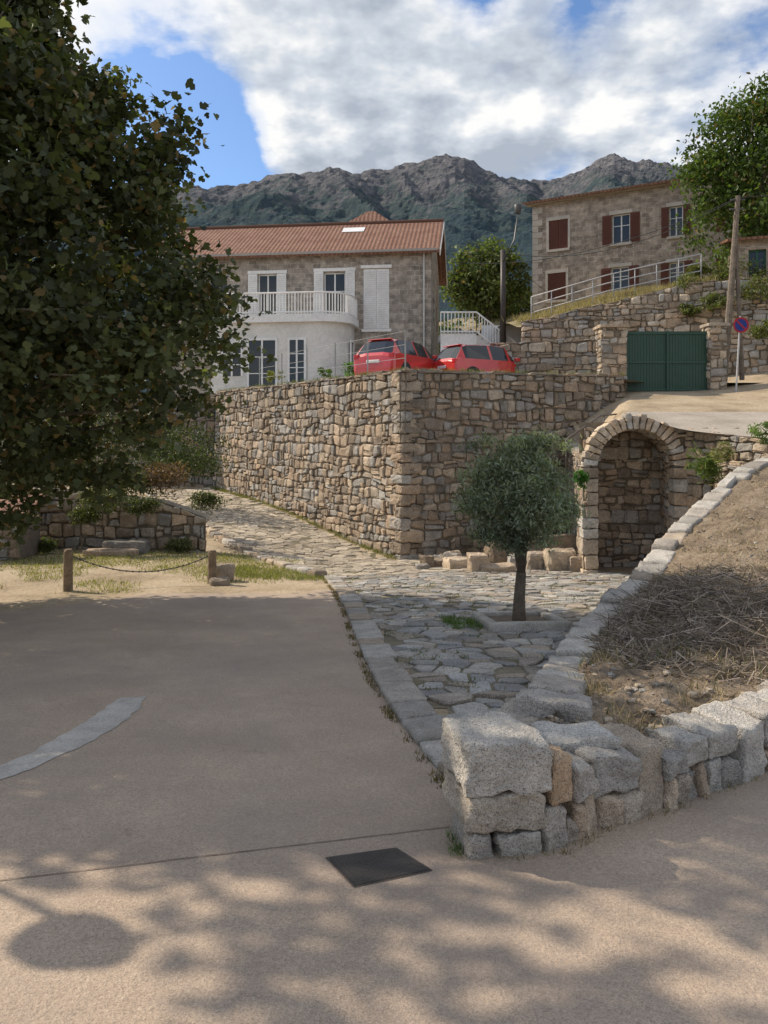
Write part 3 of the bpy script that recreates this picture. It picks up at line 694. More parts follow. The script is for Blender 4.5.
for _ in range(700):
    x=R.uniform(6,18); y=R.uniform(29.2,41); 
    if y>np.interp(x,[5.6,9,12.2,14.5],[31.1,30.7,29.3,28.7]): pts.append((x,y,float(zH(x,y))))
tufts('hill_grass_tufts',pts,24,.2,.35,(.28,.23,.13),w=.03)
for i,(px,py,d,r_) in enumerate(((690,285,29.6,.7),(715,300,28.6,.55),(757,290,28.4,.8),(745,270,31,.9),(640,300,31,.35),(690,310,29.0,.35),(765,330,27.5,.5),(725,275,30,.6),(700,270,31,.5))):
    bush('shrub' if i==0 else 'shrub.%03d'%i,P(px,py,d),(r_,r_,r_*.6),900,.13,(.12,.14,.045))
def railing(name,pts,h,n,col,mat=M_metal,r=.025,rails=(1,.55)):
    mb=MB(); p=Path([np.array(q,float) for q in pts]).build(); 
    for rl in rails: tube(mb,[q+np.array([0,0,h*rl]) for q in p.p],[r]*len(p.p),6,col)
    for i in range(n+1):
        q=p.at(p.L*i/n)[0]; tube(mb,[q,q+[0,0,h]],[r*.8]*2,6,col)
    mb.obj(name,[mat],True)
railing('hillside_railing',[(6.2,32,6.2),(9.2,31.4,7.0),(12.6,30.2,7.6)],1.0,8,(.5,.5,.5),rails=(1,.66,.33))
# ---------------------------------------------------------------- buildings
class Fr:
    def __init__(s,o,ang):
        s.o=np.array(o,float); s.u=np.array([math.cos(ang),math.sin(ang),0]); s.n=np.array([math.sin(ang),-math.cos(ang),0])
    def p(s,u,w,z): return s.o+s.u*u+s.n*w+np.array([0,0,z])
    def box(s,mb,u0,u1,w0,w1,z0,z1,col=(1,1,1),mat=0):
        c=[s.p(u0,w1,z0),s.p(u1,w1,z0),s.p(u1,w0,z0),s.p(u0,w0,z0),s.p(u0,w1,z1),s.p(u1,w1,z1),s.p(u1,w0,z1),s.p(u0,w0,z1)]; mb.box(c,col,mat)
    def facade(s,mb,u0,u1,z0,z1,ops,dep=.22,mat=0,w=0):
        us=sorted({u0,u1,*[o[0] for o in ops],*[o[1] for o in ops]}); zs_=sorted({z0,z1,*[o[2] for o in ops],*[o[3] for o in ops]})
        for a,b in zip(us[:-1],us[1:]):
            for c,d in zip(zs_[:-1],zs_[1:]):
                if any(o[0]<=a and b<=o[1] and o[2]<=c and d<=o[3] for o in ops): continue
                q=[(a,c),(b,c),(b,d),(a,d)]; mb.add([s.p(x,w,z) for x,z in q],[(0,1,2,3)],np.array([(x,z,0) for x,z in q]),mat)
        for (a,b,c,d) in ops:
            for (q,) in (([(a,c,0),(a,c,1),(a,d,1),(a,d,0)],),([(b,c,1),(b,c,0),(b,d,0),(b,d,1)],),([(a,d,0),(a,d,1),(b,d,1),(b,d,0)],),([(a,c,1),(a,c,0),(b,c,0),(b,c,1)],)):
                mb.add([s.p(x,w-dep*k,z) for x,z,k in q],[(0,1,2,3)],np.array([(x+k*dep,z,0) for x,z,k in q]),mat)
def roofquad(mb,c,mat=0,th=.1):
    c=[np.array(q,float) for q in c]; ul=np.linalg.norm(c[1]-c[0]); sl=np.linalg.norm(c[3]-c[0])
    n_=np.cross(c[1]-c[0],c[3]-c[0]); n_/=np.linalg.norm(n_)
    if n_[2]<0: n_=-n_
    V=c+[q-n_*th for q in c]
    A=np.array([(0,0,0),(ul,0,0),(ul,sl,0),(0,sl,0)]*2,float)
    mb.add(V,[(0,1,2,3),(7,6,5,4),(0,4,5,1),(1,5,6,2),(2,6,7,3),(3,7,4,0)],A,mat)
def window(fr,mb,u0,u1,z0,z1,dep=.18,fcol=(.75,.75,.72),bars=1,mf=1,mg=2,w=0):
    fr.box(mb,u0+.002,u1-.002,w-dep-.05,w-dep,z0,z1,(0,0,0),mg)
    t_=.06
    for a,b,c,d in ((u0,u0+t_,z0,z1),(u1-t_,u1,z0,z1),(u0+t_,u1-t_,z0,z0+t_),(u0+t_,u1-t_,z1-t_,z1)): fr.box(mb,a,b,w-dep+.001,w-dep+.05,c,d,fcol,mf)
    for i in range(bars):
        m_=u0+(u1-u0)*(i+1)/(bars+1); fr.box(mb,m_-.035,m_+.035,w-dep+.002,w-dep+.045,z0+t_,z1-t_,fcol,mf)
    fr.box(mb,u0+t_,u1-t_,w-dep+.003,w-dep+.035,z0+(z1-z0)*.6,z0+(z1-z0)*.6+.04,fcol,mf)
def shutter(fr,mb,u0,u1,z0,z1,w,col,mat=1,slats=True):
    fr.box(mb,u0,u1,w,w+.04,z0,z1,col,mat)
    if slats:
        n_=int((z1-z0)/.11)
        for i in range(n_):
            a=z0+.06+(z1-z0-.12)*i/n_; fr.box(mb,u0+.05,u1-.05,w+.041,w+.055,a,a+.05,np.array(col)*.85,mat)
E=empty('stone_house'); ha=math.radians(-7)
H=Fr((2.35,38,0),ha); wh=(.80,.79,.76)
mb=MB(); z0,z1=3.2,10.6
ops=[(-5.45,-4.35,7.2,9.6),(-8.9,-7.9,7.2,9.6),(-3.42,-2.1,6.7,9.75),(-3.1,-2.3,3.6,5.6),(-11.5,-10.5,7.2,9.3)]
H.facade(mb,-14.5,0,z0,z1,ops)
mats=[M_mas1,M_paint,M_glass,M_tile]
HRs=Fr(H.p(0,0,0),ha+math.pi/2)
HRs.facade(mb,0,8,z0,z1,[(2.0,3.0,7.2,8.6),(5,6,7.2,8.6)]); 
for a in (2.0,5.0): window(HRs,mb,a,a+1,7.2,8.6)
rz=13.0
q=[HRs.p(0,0,z1),HRs.p(8,0,z1),HRs.p(4,0,rz)]; mb.add(q,[(0,1,2)],np.array([(0,z1,0),(8,z1,0),(4,rz,0)]))
q=[H.p(-14.5,0,z0),H.p(-14.5,-8,z0),H.p(-14.5,-8,z1),H.p(-14.5,-4,rz),H.p(-14.5,0,z1)]; mb.add(q,[(0,1,2,3,4)],np.array([(0,z0,0),(8,z0,0),(8,z1,0),(4,rz,0),(0,z1,0)]))
q=[H.p(-14.5,-8,z0),H.p(0,-8,z0),H.p(0,-8,z1),H.p(-14.5,-8,z1)]; mb.add(q,[(0,1,2,3)],np.array([(0,z0,0),(14,z0,0),(14,z1,0),(0,z1,0)]))
window(H,mb,-5.45,-4.35,7.2,9.6); window(H,mb,-8.9,-7.9,7.2,9.6); window(H,mb,-3.1,-2.3,3.6,5.6); window(H,mb,-11.5,-10.5,7.2,9.3)
shutter(H,mb,-5.95,-5.47,7.2,9.65,.03,wh); shutter(H,mb,-4.33,-3.85,7.2,9.65,.03,wh); shutter(H,mb,-9.4,-8.92,7.2,9.6,.03,wh); shutter(H,mb,-7.88,-7.4,7.2,9.6,.03,wh)
H.box(mb,-3.42,-2.1,-.12,-.06,6.7,9.75,wh,1)
for a in (-3.42,-2.75): shutter(H,mb,a+.01,a+.64,6.72,9.72,-.055,wh)
for (a,b,c) in ((-5.98,-3.82,9.66),(-3.55,-1.97,9.76),(-9.43,-7.37,9.62)): H.box(mb,a,b,.002,.06,c,c+.16,wh,1)
H.box(mb,-3.5,-2.0,.002,.1,6.55,6.69,wh,1)
tube(mb,[H.p(-.35,.1,z1),H.p(-.35,.1,z0)],[.05,.05],6,(.55,.55,.52),1)
H.box(mb,-14.9,.35,.36,.46,z1-.12,z1+.0,(.36,.33,.3),1)
ov=.45
e0,e1=H.p(-14.95,ov,z1-.08),H.p(.45,ov,z1-.08); t1,t0=H.p(.45,-4,rz+.12),H.p(-14.95,-4,rz+.12); b1,b0=H.p(.45,-8.45,z1-.08),H.p(-14.95,-8.45,z1-.08)
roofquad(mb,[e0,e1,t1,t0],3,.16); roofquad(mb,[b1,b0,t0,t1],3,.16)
for (A,B) in ((e1,t1),(t1,b1)):
    d=np.array([0,0,1]); o_=H.u*.004
    mb.box([A+o_-d*.30,A+o_+H.u*.04-d*.30,B+o_+H.u*.04-d*.30,B+o_-d*.30,A+o_-d*.02,A+o_+H.u*.04-d*.02,B+o_+H.u*.04-d*.02,B+o_-d*.02],(.72,.7,.66),1)
tube(mb,[H.p(-14.95,-4,rz+.14),H.p(.45,-4,rz+.14)],[.12,.12],8,(0,0,0),3)
def onroof(u,w): 
    t_=(ov-w)/(ov+4); return H.p(u,w,z1-.08+(rz+.2-z1)*t_+.03)
mb.add([onroof(-5.0,-2.6),onroof(-3.8,-2.6),onroof(-3.8,-3.3),onroof(-5.0,-3.3)],[(0,1,2,3)],(.8,.8,.8),1)
hw_=1.85
pts=[H.p(-3.9-hw_,-6.2+1.6,13.05),H.p(-3.9+hw_,-6.2+1.6,13.05),H.p(-3.9+hw_,-6.2-1.6,13.05),H.p(-3.9-hw_,-6.2-1.6,13.05)]; ap=[H.p(-4.1,-6.2,14.45),H.p(-3.7,-6.2,14.45)]
H.box(mb,-3.9-hw_+.3,-3.9+hw_-.3,-7.5,-4.95,12,13.0,(.6,.58,.55),1)
A=np.array([(0,0,0),(3.4,0,0),(2,1.8,0),(1.4,1.8,0)])
mb.add([pts[0],pts[1],ap[1],ap[0]],[(0,1,2,3)],A,3); mb.add([pts[2],pts[3],ap[0],ap[1]],[(0,1,2,3)],A,3)
mb.add([pts[1],pts[2],ap[1]],[(0,1,2)],A[:3],3); mb.add([pts[3],pts[0],ap[0]],[(0,1,2)],A[:3],3); mb.add([p-np.array([0,0,.03]) for p in pts],[(0,1,2,3)],(.3,.2,.15),1)
mb.obj('walls_and_roof',mats,False,E)
mb=MB(); 
def bay(ex):
    r_=1.5; L0,L1,D=-10.5,-3.75+ex,2.6+ex; pts=[(L0,0),(L0,D)]
    for i in range(9):
        a=math.pi/2*(1-i/8); pts.append((L1-r_+r_*math.cos(a),D-r_+r_*math.sin(a)))
    pts.append((L1,0)); return pts
def ext(mb,poly,z0,z1,col,mat=0):
    n_=len(poly); V=[H.p(u,w,z0) for u,w in poly]+[H.p(u,w,z1) for u,w in poly]
    mb.add(V,[tuple(range(n_,2*n_))[::-1],tuple(range(n_))]+[(i,(i+1)%n_,n_+(i+1)%n_,n_+i) for i in range(n_)],col,mat)
ext(mb,bay(-.12),3.2,6.75,(.70,.68,.63)); ext(mb,bay(.1),6.751,7.12,wh)
bf=bay(0)
rp_=Path([H.p(u,w,0) for u,w in bf]).build()
for rl in (7.22,8.15):
    pts=[]; 
    for i in range(60): pts.append(rp_.at(rp_.L*i/59)[0]+[0,0,rl])
    tube(mb,pts,[.045]*60,5,wh)
nb_=int(rp_.L/.15)
for i in range(nb_+1):
    q=rp_.at(rp_.L*i/nb_)[0]; big_=(i%9==0); tube(mb,[q+[0,0,7.12],q+[0,0,8.15]],[.05 if big_ else .028]*2,5,wh)
BF=Fr(H.p(0,2.48,0),ha)
for (a,b,c,d) in ((-8.6,-7.3,3.5,5.9),(-9.9,-9.0,4.2,5.8),(-6.6,-5.9,3.9,5.9)):
    BF.box(mb,a,b,.002,.02,c,d,(0,0,0),1)
    for (p,q,r_,s_) in ((a-.1,a,c,d),(b,b+.1,c,d),(a-.1,b+.1,d,d+.12),((a+b)/2-.04,(a+b)/2+.04,c,d)): BF.box(mb,p,q,.003,.07,r_,s_,wh)
    for k_ in (.33,.66): BF.box(mb,a,b,.021,.045,c+(d-c)*k_,c+(d-c)*k_+.04,wh)
BR=Fr(H.p(-3.87,0,0),ha+math.pi/2) 
for a in (-1.0,):
    BR.box(mb,a-.35,a+.35,.002,.03,3.9,5.9,(0,0,0),1)
    for (p,q,r_,s_) in ((a-.45,a-.35,3.9,5.9),(a+.35,a+.45,3.9,5.9),(a-.45,a+.45,5.9,6.0)): BR.box(mb,p,q,.003,.08,r_,s_,wh)
mb.obj('balcony',[M_paint,M_glass],False,E)
E=empty('white_staircase'); mb=MB()
mb.box(aabox(2.7,4.4,36.2,36.4,3.24,6.2),wh); mb.box(aabox(2.7,4.4,36.4,38.4,5.9,6.2),(.5,.5,.48))
for i in range(12):
    x=4.4+i*.25; mb.box(aabox(x,x+.25,36.2,37.4,3.24,6.1-i*.2),(.62,.6,.57))
mb.obj('steps',[M_paint],False,E)
mb=MB()
for a,b in (((2.7,36.15,6.2),(4.4,36.15,6.2)),((4.4,36.15,6.2),(7.4,36.15,3.9))):
    a=np.array(a);b=np.array(b); 
    for rl in (.08,1.0): tube(mb,[a+[0,0,rl],b+[0,0,rl]],[.04]*2,5,wh)
    n_=int(np.linalg.norm(b-a)/.16)
    for i in range(n_+1):
        q=a+(b-a)*i/n_; tube(mb,[q,q+[0,0,1.0]],[.025]*2,5,wh)
mb.obj('handrail',[M_paint],False,E)
mb=MB(); mb.box(aabox(5.0,7.6,38.5,38.8,3.24,6.9),wh); mb.obj('white_wall',[M_paint])
# right villa
E=empty('stone_villa'); A=np.array([8.6,44.0]); B=np.array([16.4,39.5]); va=math.atan2(B[1]-A[1],B[0]-A[0]); VF=Fr((8.6,44,0),va)
mb=MB()
def vu(px):
    t_=(px-384)/F; dx,dy=math.cos(va),math.sin(va); s_=(t_*44-8.6)/(dx-t_*dy); return s_
def vz(px,py): s_=vu(px); y=44+math.sin(va)*s_; return EYE-(py-HZ)/F*y
zt_=14.55; zb_=7.4; br=(.13,.045,.028)
W=[(549,568,220,249,1),(612,630,214,243,0),(669,683,206,236,0),(548,566,273,300,1),(611,629,267,291,0),(669,684,262,288,0),(725,741,198,230,0),(725,741,255,283,0)]
ops=[]
for (a,b,c,d,cl) in W: ops.append((vu(a),vu(b),vz((a+b)/2,d),vz((a+b)/2,c)))
VF.facade(mb,0,18,zb_,zt_,ops)
q=[VF.p(0,-9,zb_),VF.p(0,0,zb_),VF.p(0,0,zt_),VF.p(0,-9,zt_)]; mb.add(q,[(0,1,2,3)],np.array([(0,zb_,0),(9,zb_,0),(9,zt_,0),(0,zt_,0)]))
q=[VF.p(18,0,zb_),VF.p(18,-9,zb_),VF.p(18,-9,zt_),VF.p(18,0,zt_)]; mb.add(q,[(0,1,2,3)],np.array([(0,zb_,0),(9,zb_,0),(9,zt_,0),(0,zt_,0)]))
for (w_,o_) in zip(W,ops):
    a,b,c,d=o_
    if w_[4]:
        VF.box(mb,a,b,-.1,-.06,c,d,br,1); m_=(a+b)/2
        shutter(VF,mb,a+.02,m_-.01,c,d,-.055,br); shutter(VF,mb,m_+.01,b-.02,c,d,-.055,br)
    else:
        window(VF,mb,a,b,c,d); h_=(b-a)*.52
        shutter(VF,mb,a-h_-.02,a-.02,c,d,.02,br); shutter(VF,mb,b+.02,b+h_+.02,c,d,.02,br)
    VF.box(mb,a-.14,b+.14,.002,.05 if not w_[4] else .06,d+.003,d+.2,(.5,.45,.38),1); VF.box(mb,a-.1,b+.1,.002,.10,c-.14,c-.003,(.5,.45,.38),1)
    if w_[4]:
        VF.box(mb,a-.14,a-.003,.002,.05,c,d,(.5,.45,.38),1); VF.box(mb,b+.003,b+.14,.002,.05,c,d,(.5,.45,.38),1)
z=zb_;i=0
while z<zt_-.3:
    l=.6 if i%2 else .35; VF.box(mb,0,l,.003,.03,z+.01,z+.34,(.42,.37,.31),1); z+=.35;i+=1
VF.box(mb,-.3,18.3,-.1,.28,zt_,zt_+.14,(.42,.36,.3),1)
e0,e1=VF.p(-.45,.5,zt_+.15),VF.p(18.4,.5,zt_+.15); t1,t0=VF.p(18.4,-4.5,zt_+1.5),VF.p(-.45,-4.5,zt_+1.5); b1,b0=VF.p(18.4,-9.5,zt_+.15),VF.p(-.45,-9.5,zt_+.15)
roofquad(mb,[e0,e1,t1,t0],3,.12); roofquad(mb,[b1,b0,t0,t1],3,.12)
q=[VF.p(0,-9,zt_),VF.p(0,0,zt_),VF.p(0,-4.5,zt_+1.4)]; mb.add(q,[(0,1,2)],np.array([(0,0,0),(9,0,0),(4,1,0)]))
for u_ in (10.2,): VF.box(mb,u_,u_+.7,-4.9,-4.2,zt_+1,zt_+2.3,(.42,.3,.22),1)
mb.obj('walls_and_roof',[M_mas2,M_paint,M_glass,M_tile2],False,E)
E=empty('small_house'); S=Fr(P(735,285,31.0)*[1,1,0],-.35); mb=MB()
S.facade(mb,0,6,5,9.4,[(.5,1.15,7.7,8.9)]); window(S,mb,.5,1.15,7.7,8.9,fcol=(.04,.12,.08)); q=[S.p(0,-4,5),S.p(0,0,5),S.p(0,0,9.4),S.p(0,-4,9.4)]; mb.add(q,[(0,1,2,3)],np.array([(0,5,0),(4,5,0),(4,9.4,0),(0,9.4,0)]))
roofquad(mb,[S.p(-.3,.35,9.35),S.p(6.3,.35,9.35),S.p(6.3,-4,10.2),S.p(-.3,-4,10.2)],3)
mb.obj('walls_and_roof',[M_mas2,M_paint,M_glass,M_tile2],False,E)
E=empty('stone_shed'); mb=MB(); S=Fr((-12.3,18.2,0),0)
stone_rows(mb,lambda u,v,w:S.p(u,w,v),0,3.55,lambda u:-1.7,lambda u:-.55,.22,(.2,.4),.04,DK)
mb.box([S.p(u,w,z) for z in (-1.7,-.58) for (u,w) in ((0,-.01),(3.52,-.01),(3.52,-1.2),(0,-1.2))],(.17,.14,.11)); mb.obj('walls',[M_stone],False,E)
mb=MB(); roofquad(mb,[S.p(-.2,.2,-.52),S.p(3.7,.2,-.52),S.p(3.7,-1.2,-.02),S.p(-.2,-1.2,-.02)],0,.08); mb.obj('tiled_roof',[M_tile],False,E)
# ---------------------------------------------------------------- left court wall
mb=MB(); m,L_,_,_=wallmap(np.array([-16,20.6]),np.array([-4.7,20.0]),1,.02)
tp2=lambda u: float(np.interp(u,[0,6.5,8.5,10,11.4],[.15,.05,-.1,-.25,-.75]))+.08*nz(u*2)
stone_rows(mb,m,0,L_,lambda u:-1.8,tp2,.25,(.2,.45),.07,PAL*.9,rad=.07); quadstrip(mb,m,0,L_,lambda u:-1.8,tp2,-.02,(.18,.15,.11)); quadstrip(mb,lambda u,v,w:m(u,tp2(u),-v),0,L_,lambda u:.02,lambda u:.45,0,(.3,.26,.2))
for (a,b,c_,d,e) in ((-7.5,-6.2,18.9,19.3,-1.40),(-7.2,-6.1,19.35,19.8,-1.25)): rock(mb,aabox(a,b,c_,d,-1.7,e),.03,6,.02,scol(PAL)*.85)
mb.obj('court_wall',[M_stone])
for i,(px,py,d,r_,c_,ls) in enumerate(((100,500,19.4,.55,(.12,.14,.05),.09),(60,478,21,.7,(.05,.07,.022),.11),(165,478,20.8,.75,(.13,.08,.05),.10),(185,465,22,.8,(.05,.07,.025),.11),(140,505,19.6,.4,(.09,.11,.04),.08),(20,475,21.5,.9,(.04,.06,.02),.12),(85,515,19.4,.35,(.11,.13,.045),.08),(205,500,23,.45,(.07,.09,.035),.09),(125,485,20.5,.6,(.08,.105,.035),.10),(45,545,19.4,.25,(.11,.14,.045),.08),(180,545,19.6,.25,(.11,.12,.05),.08),(180,450,27,1.4,(.045,.065,.022),.13),(140,440,29,1.8,(.04,.06,.02),.14),(90,440,28,1.9,(.04,.06,.02),.14),(30,440,27,1.9,(.04,.06,.02),.14))):
    bush('hedge_shrub' if i==0 else 'hedge_shrub.%03d'%i,P(px,py,d),(r_*1.2,r_*.7,r_*.65),1500 if r_<1.3 else 3000,ls,c_)
def bollard(name,px,py,d,h):
    p=P(px,py,d); p[2]=float(g(p[0],p[1])); mb=MB(); r_=.085
    tube(mb,[p-[0,0,.1],p+[0,0,h*.5],p+[.01,0,h-.04],p+[.01,0,h]],[r_*1.05,r_,r_*.98,r_*.75],10,(.24,.18,.12)); mb.obj(name,[M_wood],False); return p+[0,0,h*.88]
a=bollard('wooden_bollard',68,592,14.2,.78); b=bollard('wooden_bollard.001',212,580,15.2,.66)
mb=MB(); n_=46
for i in range(n_):
    t_=i/(n_-1); q=a+(b-a)*t_-np.array([0,0,.34*4*t_*(1-t_)]); t2=(i+.9)/(n_-1); q2=a+(b-a)*t2-np.array([0,0,.34*4*t2*(1-t2)])
    tube(mb,[q,q2],[.016 if i%2 else .011]*2,5,(.12,.11,.1))
mb.obj('chain',[M_metal])
mb=MB(); grock(221,0,15.0,.38,.3,.14,.3,.8); grock(224,0,15.6,.42,.35,.38,.2,.8,9,.15); mb.obj('boulder',[M_near],True)
pts=[]
for _ in range(2000):
    x=R.uniform(-12,-2.2); y=R.uniform(13.8,20)
    if nz(x*.6,y*.6,2)+.35*(y-16)/3>-.04: pts.append((x,y,float(g(x,y))))
tufts('court_grass',pts,16,.14,.08,(.24,.24,.09),w=.014)
pts=[]
for _ in range(1600):
    x=R.uniform(-2,6); y=R.uniform(5,17)
    if pip(x,y,plaza) and nz(x*1.1,y*1.1,9)>.02: pts.append((x,y,float(g(x,y))+.01))
tufts('paving_weeds',pts,9,.05,.055,(.13,.155,.055),w=.01)
pts=[]
for k_ in range(420):
    t_=R.rand(); q=kp.at(kp.L*t_)[0]; pts.append((q[0]-.04,q[1],float(g(q[0],q[1]))))
tufts('kerb_weeds',[p for p in pts if nz(p[0]*3,p[1]*3,4)>-.1],8,.025,.04,(.16,.125,.06),w=.009)
pts=[]
for k_ in range(260):
    u_=R.uniform(0,LL) ; q=mL(u_,-2,.12); pts.append((q[0],q[1],float(g(q[0],q[1]))))
tufts('wall_foot_weeds',pts,12,.08,.16,(.20,.20,.08),w=.014)
tufts('wall_foot_weeds.001',[gp(455+R.uniform(-6,10),845+R.uniform(-10,14))+[0,0,.01] for _ in range(14)],7,.012,.06,(.10,.15,.05),w=.005)
tufts('wall_foot_weeds.002',[(lambda q:q[0]-q[2]*.03)(fw.at(R.uniform(.1,2.2))) for _ in range(40)],7,.02,.05,(.2,.18,.08),w=.005)
tufts('ledge_weeds',[(lambda q:(q[0],q[1],float(g(q[0],q[1]))))(P(R.uniform(235,325),0,R.uniform(16.0,17.8))) for _ in range(260)],10,.08,.12,(.20,.21,.08),w=.014)
pts=[]
for k_ in range(120): pts.append(mL(R.uniform(0,LL),ZT+.05,R.uniform(-.3,.05)))
for k_ in range(70): pts.append(mR(R.uniform(0,LR),ZT+.05,R.uniform(-.3,.05)))
for k_ in range(50): pts.append(mR(R.uniform(3,LR),R.uniform(-1.5,3),.06))
tufts('wall_top_weeds',pts,9,.06,.16,(.16,.17,.06),w=.014)
bush('terrace_shrub',P(352,368,27),(.35,.3,.25),500,.1,(.08,.2,.03)); bush('terrace_shrub.001',P(275,376,33),(.4,.3,.25),400,.1,(.2,.22,.05)); bush('terrace_shrub.002',P(325,372,29),(.3,.3,.2),400,.1,(.08,.15,.03))
# ---------------------------------------------------------------- olive tree with planter
OB=gp(519,626); OB[2]=float(g(OB[0],OB[1]))
mb=MB(); ca,sa=math.cos(.12),math.sin(.12); hp=.54
def op(u,v,z): return np.array([OB[0]+u*ca-v*sa,OB[1]+u*sa+v*ca,float(g(OB[0]+u*ca-v*sa,OB[1]+u*sa+v*ca))+z])
for (u0,u1,v0,v1) in ((-hp,hp,-hp,-hp+.13),(-hp,hp,hp-.13,hp),(-hp,-hp+.13,-hp+.135,hp-.135),(hp-.13,hp,-hp+.135,hp-.135)):
    rock(mb,[op(u0,v0,-.1),op(u1,v0,-.1),op(u1,v1,-.1),op(u0,v1,-.1),op(u0,v0,.13),op(u1,v0,.13),op(u1,v1,.13),op(u0,v1,.13)],.015,6,.004,(.54,.50,.44))
V=[op(u,v,.075) for u,v in ((-hp+.1,-hp+.1),(hp-.1,-hp+.1),(hp-.1,hp-.1),(-hp+.1,hp-.1))]; mb.add(V,[(0,1,2,3)],(.20,.15,.10))
mb.obj('tree_planter_kerb',[M_near],True)
tufts('planter_grass',[op(R.uniform(-.95,-.5),R.uniform(-.4,.6),.03) for _ in range(70)],12,.03,.09,(.11,.17,.05),w=.008)
oc=P(520,497,10.15)
cs=[]
while len(cs)<150:
    v=R.uniform(-1,1,3)
    if np.linalg.norm(v)<1:
        r_=np.linalg.norm(v); 
        if r_<.45 and R.rand()<.6: continue
        s_=1+.3*nz(v[0]*2.5,v[1]*2.5,v[2]*2.5)
        cs.append(oc+v*np.array([.74,.74,.68])*s_+[0,0,.02])
for k_ in range(14): cs.append(oc+np.array([R.normal(0,.3),R.normal(0,.3),.66+R.uniform(0,.12)]))
for k_ in range(10): cs.append(oc+np.array([R.uniform(-.8,.8),R.normal(0,.3),R.uniform(-.8,0)])*[1,1,.8])
make_tree('olive_tree',OB,.085,.72,cs,130,.085,.075,T_dia,(.21,.245,.175),asp=.36,yel=.0,droop=-.4,limbs=50,bark=(.15,.12,.09),lean=(.03,0))
# ---------------------------------------------------------------- plane trees
def crown(cen,rad,n,env=None,hollow=.5,holes=0,fr=.55,keep=None):
    out=[]; cen=np.array(cen); sd=R.uniform(0,50)
    while len(out)<n:
        v=R.uniform(-1,1,3); r_=np.linalg.norm(v)
        if r_>1 or (r_<hollow and R.rand()<.75): continue
        k=1+.35*nz(v[0]*2.6+sd,v[1]*2.6,v[2]*2.6)
        w=v*np.array(rad)*k
        if env: w[:2]*=env(v[2])
        if nz(*(w*fr+sd))<-.28+holes: continue
        if keep and not keep(cen+w): continue
        out.append(cen+w)
    return out
def envp(z): return float(np.interp(z,[-1,-.85,-.6,-.1,.3,.7,1],[.6,1.25,1.34,1.15,.98,.75,.42]))
c=crown((-6.65,12.2,4.85),(3.35,3.2,4.55),760,envp,.5,.08,.8)
make_tree('plane_tree',(-8.3,12.4,float(g(-8.3,12.4))),.24,2.4,c,84,.25,.135,T_plane,(.080,.095,.044),yel=.09,limbs=90,bark=(.22,.19,.14))
c=crown((-5.9,6.3,7.5),(2.3,2.2,1.7),72,None,.2,.1)
make_tree('plane_tree.001',(-5.6,1.2,float(g(-5.6,1.2))),.2,4.6,c,55,.24,.14,T_plane,(.060,.085,.030),yel=.04,limbs=16,bark=(.22,.19,.14),lean=(0,.8))
# asymmetric crown: clumps cut so its shade clears the lamp's shadow on the road
c=crown((-8.2,8.9,5.5),(3.0,2.9,2.7),380,None,.3,0,.55,lambda p: p[1]-.533*(p[2]+.3)>3.72+.3*nz(p[0]*.8,p[2]))
make_tree('plane_tree.002',(-10,10.0,float(g(-10,10))),.22,2.6,c,60,.26,.15,T_plane,(.060,.085,.030),yel=.04,limbs=30)
c=crown((17.1,32.5,12.4),(4.2,3.4,4.1),430,None,.4); make_tree('oak_tree',(17.2,33,7.4),.3,2.8,c,75,.36,.22,T_oval,(.075,.118,.03),asp=.8,limbs=30,lean=(.2,0))
c=crown((6.9,50,11.2),(2.6,2.5,2.4),150,None,.4); make_tree('oak_tree.001',(6.9,50,3.2),.3,6,c,60,.34,.3,T_dia,(.11,.145,.05),asp=.8,limbs=30)
c=crown((9.5,55,9.5),(2.6,2.5,2.2),80,None,.4); make_tree('oak_tree.002',(9.5,55,3.2),.3,5,c,50,.4,.3,T_dia,(.05,.075,.025),asp=.8,limbs=20)
c=crown((3.8,60,8.0),(3.6,2.5,2.4),90,None,.4); make_tree('oak_tree.003',(3.8,60,3.2),.3,4,c,50,.4,.3,T_dia,(.06,.10,.03),asp=.8,limbs=20)
# ---------------------------------------------------------------- poles, sign, lamps
mb=MB(); A=P(722,385,26.5);B=P(738,196,26.5); tube(mb,[A-[0,0,.5],A+(B-A)*.5+[.03,0,0],B],[.13,.11,.08],9,(.20,.165,.13))
tube(mb,[P(742,380,26.4),P(735,215,26.5)],[.09,.06],8,(.17,.14,.11)); 
for k_ in (.93,.98): 
    q=A+(B-A)*k_; tube(mb,[q+[-.25,0,0],q+[.25,0,0]],[.03,.03],5,(.1,.1,.1))
mb.obj('utility_pole',[M_wood])
E=empty('traffic_sign'); mb=MB(); s0=P(736,383,25.2); sc=P(741,325,25.0)
tube(mb,[s0-[0,0,.3],np.array([sc[0],sc[1]+.05,sc[2]+.3])],[.03,.03],8,(.5,.5,.5))
def disc(mb,c,r0_,r1_,col,y):
    n_=28; V=[];Fc=[]
    for i in range(n_):
        a=2*math.pi*i/n_; V+= [c+[r0_*math.cos(a),y,r0_*math.sin(a)],c+[r1_*math.cos(a),y,r1_*math.sin(a)]]
    for i in range(n_): Fc.append((2*i,2*i+1,(2*((i+1)%n_))+1,2*((i+1)%n_)))
    mb.add(V,Fc,col)
disc(mb,sc,.001,.225,(.02,.04,.22),-.004); disc(mb,sc,.20,.26,(.35,.02,.03),-.008); disc(mb,sc,.001,.26,(.4,.4,.4),.01)
mb.add([sc+[-.17,-.01,.13],sc+[-.13,-.01,.17],sc+[.17,-.01,-.13],sc+[.13,-.01,-.17]],[(0,1,2,3)],(.35,.02,.03))
mb.obj('panel',[M_metal],False,E)
E=empty('street_lamp'); mb=MB(); A=P(503,318,36); B=P(503,250,36)
